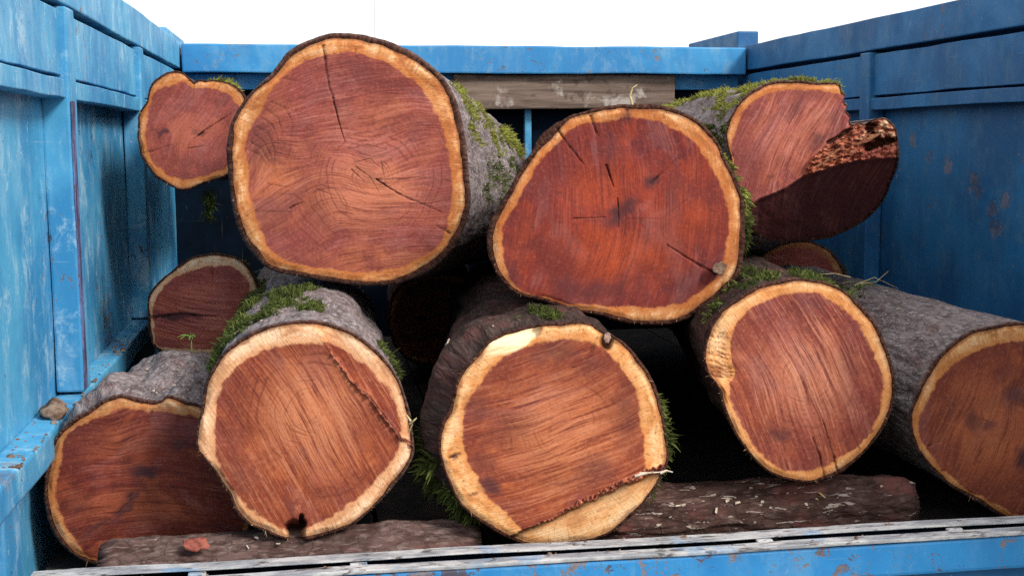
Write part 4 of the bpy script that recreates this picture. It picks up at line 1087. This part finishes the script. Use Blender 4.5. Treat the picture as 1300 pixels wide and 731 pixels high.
# ------------------------------------------------------------------ bearer logs lying across the floor
def bearer(name, label, p0, p1, r, seed, mat):
    Kn, Mn = 90, 96
    p0, p1 = np.array(p0), np.array(p1)
    ax = p1 - p0; Lg = np.linalg.norm(ax); ax = ax / Lg
    u = np.cross(ax, [0, 0, 1]); u /= np.linalg.norm(u); v = np.cross(u, ax)
    th = np.linspace(0, 2 * np.pi, Mn, endpoint=False)
    s = np.linspace(0, 1, Kn)
    end = np.minimum(s, 1 - s) * Lg
    rr = r * (0.80 + 0.20 * sstep(0, r * 0.5, end))
    rr[0] = rr[-1] = 0.0
    rr[1] = rr[-2] = r * 0.78
    sl = s * Lg
    sl[1] = sl[0] + 0.001; sl[-2] = sl[-1] - 0.001
    P = p0 + sl[:, None, None] * ax + rr[:, None, None] * (np.cos(th)[None, :, None] * u + np.sin(th)[None, :, None] * v)
    nz = 0.006 * fbm(np.cos(th)[None] * 3, np.sin(th)[None] * 3, sl[:, None] * 6, seed, 3) + 0.0035 * fbm(np.cos(th)[None] * 10, np.sin(th)[None] * 10, sl[:, None] * 22, seed + 3, 3)
    rd = np.cos(th)[None, :, None] * u + np.sin(th)[None, :, None] * v
    P = P + rd * (nz * (rr > 0.001)[:, None])[..., None]
    root = thing(name, label, 'log', Vector(((p0 + p1) / 2) - np.array([0, 0, r])))
    loc = np.array(root.location)
    bk = np.stack([np.broadcast_to(np.cos(th) * r * 1.6, (Kn, Mn)) + seed, np.broadcast_to(sl[:, None], (Kn, Mn)), np.broadcast_to(np.sin(th) * r * 1.6, (Kn, Mn))], -1)
    me = mesh_np('bark', P.reshape(-1, 3) - loc, grid_quads(Kn, Mn), {'bk': bk.reshape(-1, 3), 'rimd': np.zeros(Kn * Mn)})
    me.materials.append(mat)
    o = bpy.data.objects.new('bark', me); COL.objects.link(o); o.parent = root
    return root


b0, b1 = at(126, 716, 2.14), at(610, 700, 2.14)
bearer('bearer_log', 'thin bark-covered bearer log lying crosswise at lower left, in front of the dark red log', (b0[0], 2.145, FZ + 0.050), (b1[0], 2.15, FZ + 0.050), 0.049, 201, M_BARK_RED)
b0, b1 = at(760, 640, 2.24), at(1156, 640, 2.24)
bearer('bearer_log', 'dark flaking bearer log lying crosswise under the round log with two checks', (b0[0], 2.26, FZ + 0.054), (b1[0], 2.24, FZ + 0.054), 0.058, 202, M_BARK_DARK)


# ------------------------------------------------------------------ small things
def lump_mesh(name, r, seed, flat=(1, 1, 1), sub=3, rough=0.25):
    bm = bmesh.new()
    bmesh.ops.create_icosphere(bm, subdivisions=sub, radius=1.0)
    co = np.array([v.co[:] for v in bm.verts])
    d = 1 + rough * fbm(co[:, 0] * 1.4, co[:, 1] * 1.4, co[:, 2] * 1.4, seed, 4)
    for v, k in zip(bm.verts, d):
        v.co = Vector((v.co.x * k * r * flat[0], v.co.y * k * r * flat[1], v.co.z * k * r * flat[2]))
    me = bpy.data.meshes.new(name); bm.to_mesh(me); bm.free()
    for p in me.polygons:
        p.use_smooth = True
    return me


def small(name, me, mat, loc, label, cat, rot=(0, 0, 0)):
    if len(me.materials) == 0:
        me.materials.append(mat)
    o = bpy.data.objects.new(name, me); COL.objects.link(o)
    o.location = loc; o.rotation_euler = rot
    return tag(o, label, cat)


q = atx(72, 527, -0.478)
small('bark_chunk', lump_mesh('bark_chunk', 0.030, 3, (0.75, 1.3, 0.55)), M_CHUNK, (-0.482, q[1], z(-0.505) + 0.012), 'brown rounded bark chunk resting on the blue wall ledge', 'bark', (0.1, 0, 0.2))


def flake(name, r, seed, mat, p, nrm, label, cat='bark', asp=1.0):
    """thin irregular shard lying on a surface"""
    rr = random.Random(seed)
    n = 17
    bm = bmesh.new()
    a = [bm.verts.new((r * asp * math.cos(i / n * 6.283) * rr.uniform(0.7, 1.1), r * math.sin(i / n * 6.283) * rr.uniform(0.7, 1.1), rr.uniform(-0.1, 0.12) * r)) for i in range(n)]
    b = [bm.verts.new((v.co.x * 0.9, v.co.y * 0.9, v.co.z + 0.12 * r)) for v in a]
    bm.faces.new(a[::-1]); bm.faces.new(b)
    for i in range(n):
        bm.faces.new((a[i], a[(i + 1) % n], b[(i + 1) % n], b[i]))
    me = bpy.data.meshes.new(name); bm.to_mesh(me); bm.free()
    return small(name, me, mat, p, label, cat, Vector(nrm).to_track_quat('Z', 'Y').to_euler())


flake('bark_flake', 0.014, 1, M_REDFLAKE, at(248, 690, 2.10), (0, -0.75, 0.65), 'red peeled bark flake on the lower left bearer log', asp=1.9)
flake('bark_flake', 0.015, 4, M_REDFLAKE, at(1016, 649, 2.196), (0, -0.9, 0.4), 'round dark red flake on the right bearer log', asp=1.15)
flake('bark_chip', 0.015, 5, M_CHUNK, at(914, 340, 2.40), (0.2, -0.9, 0.35), 'brownish bark chip stuck on the lower right edge of the broad upper log', asp=1.1)
flake('bark_chip', 0.010, 6, M_PINK, at(771, 428, 2.06), (-0.4, -0.8, 0.4), 'pink pointed chip standing on the top edge of the stepped log', asp=0.7)

# loose pale chips lying on the bark
cv, cq, n0 = [], [], 0
spots = []
for key_, t0, t1, s0, s1, cnt in (('L1', 60, 112, 0.08, 0.6, 9), ('L5', 88, 128, 0.05, 1.1, 16), ('A', 0, 50, 0.05, 0.9, 14), ('L2', 90, 140, 0.1, 0.7, 5), ('L3', 95, 150, 0.02, 0.15, 3)):
    body, rdn, along, th, root, loc = LOGS[key_]['body']
    for _ in range(cnt):
        s = random.uniform(s0, s1); g = math.radians(random.uniform(t0, t1)) % 6.2832
        ki = int(np.searchsorted(along, s).clip(1, len(along) - 1)); ji = int(g / 6.2832 * len(th)) % len(th)
        spots.append((body[ki, ji] + rdn[ki, ji] * 0.003, rdn[ki, ji]))
for _ in range(14):
    q = at(random.uniform(850, 1120), 640, 2.25)
    an = random.uniform(0.15, 1.25)
    nn = np.array([0, -math.cos(an), math.sin(an)])
    spots.append((np.array([q[0], 2.25, FZ + 0.054]) + nn * 0.060, nn))
for _ in range(3):
    q = at(random.uniform(300, 560), 690, 2.15)
    an = random.uniform(0.7, 1.3)
    nn = np.array([0, -math.cos(an), math.sin(an)])
    spots.append((np.array([q[0], 2.147, FZ + 0.050]) + nn * 0.052, nn))
for p, nn in spots:
    nn = nn / np.linalg.norm(nn)
    t1_ = np.cross(nn, RNG.normal(0, 1, 3)); t1_ /= np.linalg.norm(t1_); t2_ = np.cross(nn, t1_)
    if abs(nn[1]) > 0.2 and p[1] > 2.2 and p[2] < FZ + 0.15:
        t1_ = np.array([1.0, 0, 0]) + 0.2 * t1_; t1_ /= np.linalg.norm(t1_); t2_ = np.cross(nn, t1_)
    l, w = random.uniform(0.002, 0.006), random.uniform(0.001, 0.003)
    base = [p - t1_ * l - t2_ * w, p + t1_ * l - t2_ * w * 0.5, p + t1_ * l * 0.8 + t2_ * w, p - t1_ * l * 0.7 + t2_ * w]
    top = [b + nn * 0.0022 for b in base]
    cv += base + top
    i = n0
    cq += [(i + 4, i + 5, i + 6, i + 7), (i, i + 1, i + 5, i + 4), (i + 1, i + 2, i + 6, i + 5), (i + 2, i + 3, i + 7, i + 6), (i + 3, i, i + 4, i + 7)]
    n0 += 8
me = mesh_np('wood_chips', np.array(cv), cq, None, False); me.materials.append(M_CHIP)
o = bpy.data.objects.new('wood_chips', me); COL.objects.link(o); o['kind'] = 'stuff'
o['label'] = 'tiny pale wood chips scattered over the bark'; o['category'] = 'wood chips'


# dark bark crumbs and sawdust on the ledge, the tailgate strips and the bearer logs
cv, cq, n0 = [], [], 0
cr = random.Random(5)
places = []
for _ in range(150):
    yy = 2.0 + 2.4 * cr.random() ** 1.6
    places.append((-0.463 - 0.05 * cr.random() ** 2, yy, z(-0.505) + 0.002))
for _ in range(40):
    u_ = cr.random()
    places.append((-0.44 + 1.9 * cr.random(), cr.choice((cr.uniform(1.977, 2.002), cr.uniform(1.934, 1.954))), zt + 0.0005))
for _ in range(200):
    places.append((-0.3 + 1.7 * cr.random(), cr.uniform(2.02, 2.09), FZ + 0.003))
for (x_, y_, z_) in places:
    r_ = cr.uniform(0.0010, 0.0035) if cr.random() < 0.9 else cr.uniform(0.004, 0.007)
    b_ = []
    for hx, hy, hz in ((-1, -1, 0), (1, -1, 0), (1, 1, 0), (-1, 1, 0), (-1, -1, 1), (1, -1, 1), (1, 1, 1), (-1, 1, 1)):
        sq = 0.6 if hz else 1.0
        b_.append((x_ + hx * r_ * sq * cr.uniform(0.6, 1.5), y_ + hy * r_ * sq * cr.uniform(0.5, 1.0), z_ - 0.002 + hz * r_ * cr.uniform(0.5, 1.0)))
    cv += b_
    i = n0
    cq += [(i + 4, i + 5, i + 6, i + 7), (i, i + 1, i + 5, i + 4), (i + 1, i + 2, i + 6, i + 5), (i + 2, i + 3, i + 7, i + 6), (i + 3, i, i + 4, i + 7)]
    n0 += 8
me = mesh_np('bark_crumbs', np.array(cv), cq, None, False); me.materials.append(M_CHUNK)
o = bpy.data.objects.new('bark_crumbs', me); COL.objects.link(o); o['kind'] = 'stuff'
o['label'] = 'dark bark crumbs strewn on the ledge and tailgate'; o['category'] = 'bark'


def stalks(name, lines, mat, label, cat, r=0.0013):
    """one tuft of thin stalks as a single mesh of tapered tubes"""
    V, Q = [], []
    origin = np.array(lines[0][0])
    for L in lines:
        L = [np.array(p) for p in L]
        P = []
        for i in range(len(L) - 1):
            for t in np.linspace(0, 1, 5, endpoint=False):
                P.append(L[i] * (1 - t) + L[i + 1] * t)
        P.append(L[-1])
        st = len(V)
        for i, p in enumerate(P):
            d = P[min(i + 1, len(P) - 1)] - P[max(i - 1, 0)]
            d = d / np.linalg.norm(d)
            u = np.cross(d, [0.3, 0.8, 0.5]); u /= np.linalg.norm(u); v = np.cross(d, u)
            rr = r * (1 - 0.75 * i / len(P))
            for k in range(5):
                V.append(p - origin + rr * (math.cos(k * 1.2566) * u + math.sin(k * 1.2566) * v))
        for i in range(len(P) - 1):
            for k in range(5):
                Q.append((st + i * 5 + k, st + i * 5 + (k + 1) % 5, st + (i + 1) * 5 + (k + 1) % 5, st + (i + 1) * 5 + k))
    me = mesh_np(name, V, Q); me.materials.append(mat)
    o = bpy.data.objects.new(name, me); COL.objects.link(o); o.location = Vector(origin)
    return tag(o, label, cat)


def tuftat(px, py, Y, n, l, spread, up=1.0, seed=0):
    rr = random.Random(seed)
    b = at(px, py, Y)
    L = []
    for _ in range(n):
        d = np.array([rr.uniform(-1, 1) * spread, rr.uniform(-1, 0.3) * spread, up * rr.uniform(0.3, 1)])
        k = l * rr.uniform(0.5, 1)
        L.append([b, b + d * k * 0.5, b + d * k + np.array([0, 0, -0.35 * k * spread])])
    return L


M_GRASS = simple('green_grass', (0.07, 0.13, 0.025), (0.16, 0.24, 0.06), 60, 0.7)
stalks('grass_sprig', tuftat(1090, 366, 2.75, 14, 0.055, 1.1, 0.8, 4), M_GRASS, 'green grass sprig between the round log and the right edge log', 'grass')
stalks('grass_sprig', [[at(1085, 362, 2.7), at(1110, 352, 2.7), at(1140, 366, 2.7)], [at(1092, 360, 2.7), at(1112, 358, 2.7), at(1128, 344, 2.7)], [at(1080, 352, 2.7), at(1060, 347, 2.7), at(1020, 350, 2.68)]], M_STRAW, 'dry bent straw stalks above the round log with two checks', 'straw')
stalks('seedling', [[at(243, 446, 2.72), at(243, 434, 2.72), at(242, 422, 2.72)]] + tuftat(243, 428, 2.72, 9, 0.04, 1.0, 0.6, 9), M_GRASS, 'tiny green seedling growing on the dark red log', 'plant', 0.002)
stalks('twig', [[at(803, 134, 2.5), at(800, 122, 2.5), at(803, 112, 2.5), at(809, 108, 2.5)]], M_STRAW, 'pale hooked twig standing above the broad upper log', 'twig', 0.003)
stalks('splinter', [[at(806, 604, 2.05), at(822, 600, 2.045), at(838, 599, 2.05)], [at(838, 600, 2.05), at(846, 597, 2.05), at(854, 599, 2.05)], [at(812, 601, 2.05), at(830, 599, 2.045)]], M_CHIP, 'pale splinters on the right end of the stepped log', 'splinter', 0.0032)
stalks('splinter', [[at(520, 538, 2.07), at(526, 533, 2.06), at(529, 530, 2.06)], [at(519, 548, 2.07), at(524, 538, 2.06)], [at(521, 534, 2.07), at(516, 526, 2.07)]], M_STRAW, 'pale splinters at the right rim of the notched log', 'splinter', 0.0022)
stalks('splinter', [[at(1035, 632, 2.198), at(1042, 636, 2.198), at(1050, 640, 2.198)], [at(1040, 625, 2.198), at(1048, 632, 2.198), at(1054, 630, 2.198)], [at(1038, 640, 2.198), at(1046, 634, 2.198)]], M_STRAW, 'pale straw splinters on the right bearer log', 'splinter', 0.0022)

# hanging moss strand in the gap under the heart-shaped log
pp = np.array([at(266, 246 + 30 * random.random(), 3.15) for _ in range(420)]) + RNG.normal(0, 0.006, (420, 3))
root = thing('hanging_moss', 'strand of green moss hanging in the gap below the heart-shaped log', 'moss', Vector(at(266, 284, 3.15)))
moss_mesh(root, np.array(root.location), pp, np.tile([0, -0.7, -0.3], (420, 1)), 0.022, M_MOSS_G, np.zeros((420, 3)))

# slender pole far behind the truck
pq = at(478, 50, 60.0)
bm = bmesh.new()
bmesh.ops.create_cone(bm, cap_ends=True, segments=16, radius1=0.12, radius2=0.10, depth=pq[2] + 6)
me = bpy.data.meshes.new('pole'); bm.to_mesh(me); bm.free()
small('pole', me, M_POLE, (pq[0], pq[1], (pq[2] + 6) / 2), 'slender pale pole rising far behind the headboard', 'pole')

# long torn splinters standing on the hinge of the broken log
eroot, eloc = LOGS['E']['body'][4], LOGS['E']['body'][5]
sr = random.Random(21)
for i_ in range(16):
    t_ = i_ / 15
    bx, by = 1040 + 78 * t_ + sr.uniform(-4, 4), 206 - 44 * t_ + sr.uniform(-4, 9)
    p0 = at(bx, by, 2.835)
    ln_ = sr.uniform(0.018, 0.042)
    d_ = np.array([sr.uniform(0.55, 1.0), sr.uniform(-0.5, -0.1), sr.uniform(0.1, 0.55)]); d_ /= np.linalg.norm(d_)
    sd_ = np.cross(d_, [0.1, 1, 0.2]); sd_ /= np.linalg.norm(sd_); up_ = np.cross(sd_, d_)
    w_ = sr.uniform(0.0020, 0.0042)
    b0_ = p0 - d_ * 0.012
    V_ = [b0_ + sd_ * w_, b0_ - sd_ * w_, b0_ + up_ * w_ * 0.8, p0 + d_ * ln_ * 0.6 + sd_ * w_ * 0.6, p0 + d_ * ln_ * 0.6 - sd_ * w_ * 0.5, p0 + d_ * ln_ * 0.6 + up_ * w_ * 0.5, p0 + d_ * ln_]
    me = bpy.data.meshes.new('splinter')
    me.from_pydata([tuple(v - eloc) for v in V_], [], [(0, 1, 4, 3), (1, 2, 5, 4), (2, 0, 3, 5), (3, 4, 6), (4, 5, 6), (5, 3, 6), (0, 2, 1)])
    me.materials.append(M_SPLINT)
    o = bpy.data.objects.new('splinter', me); COL.objects.link(o); o.parent = eroot
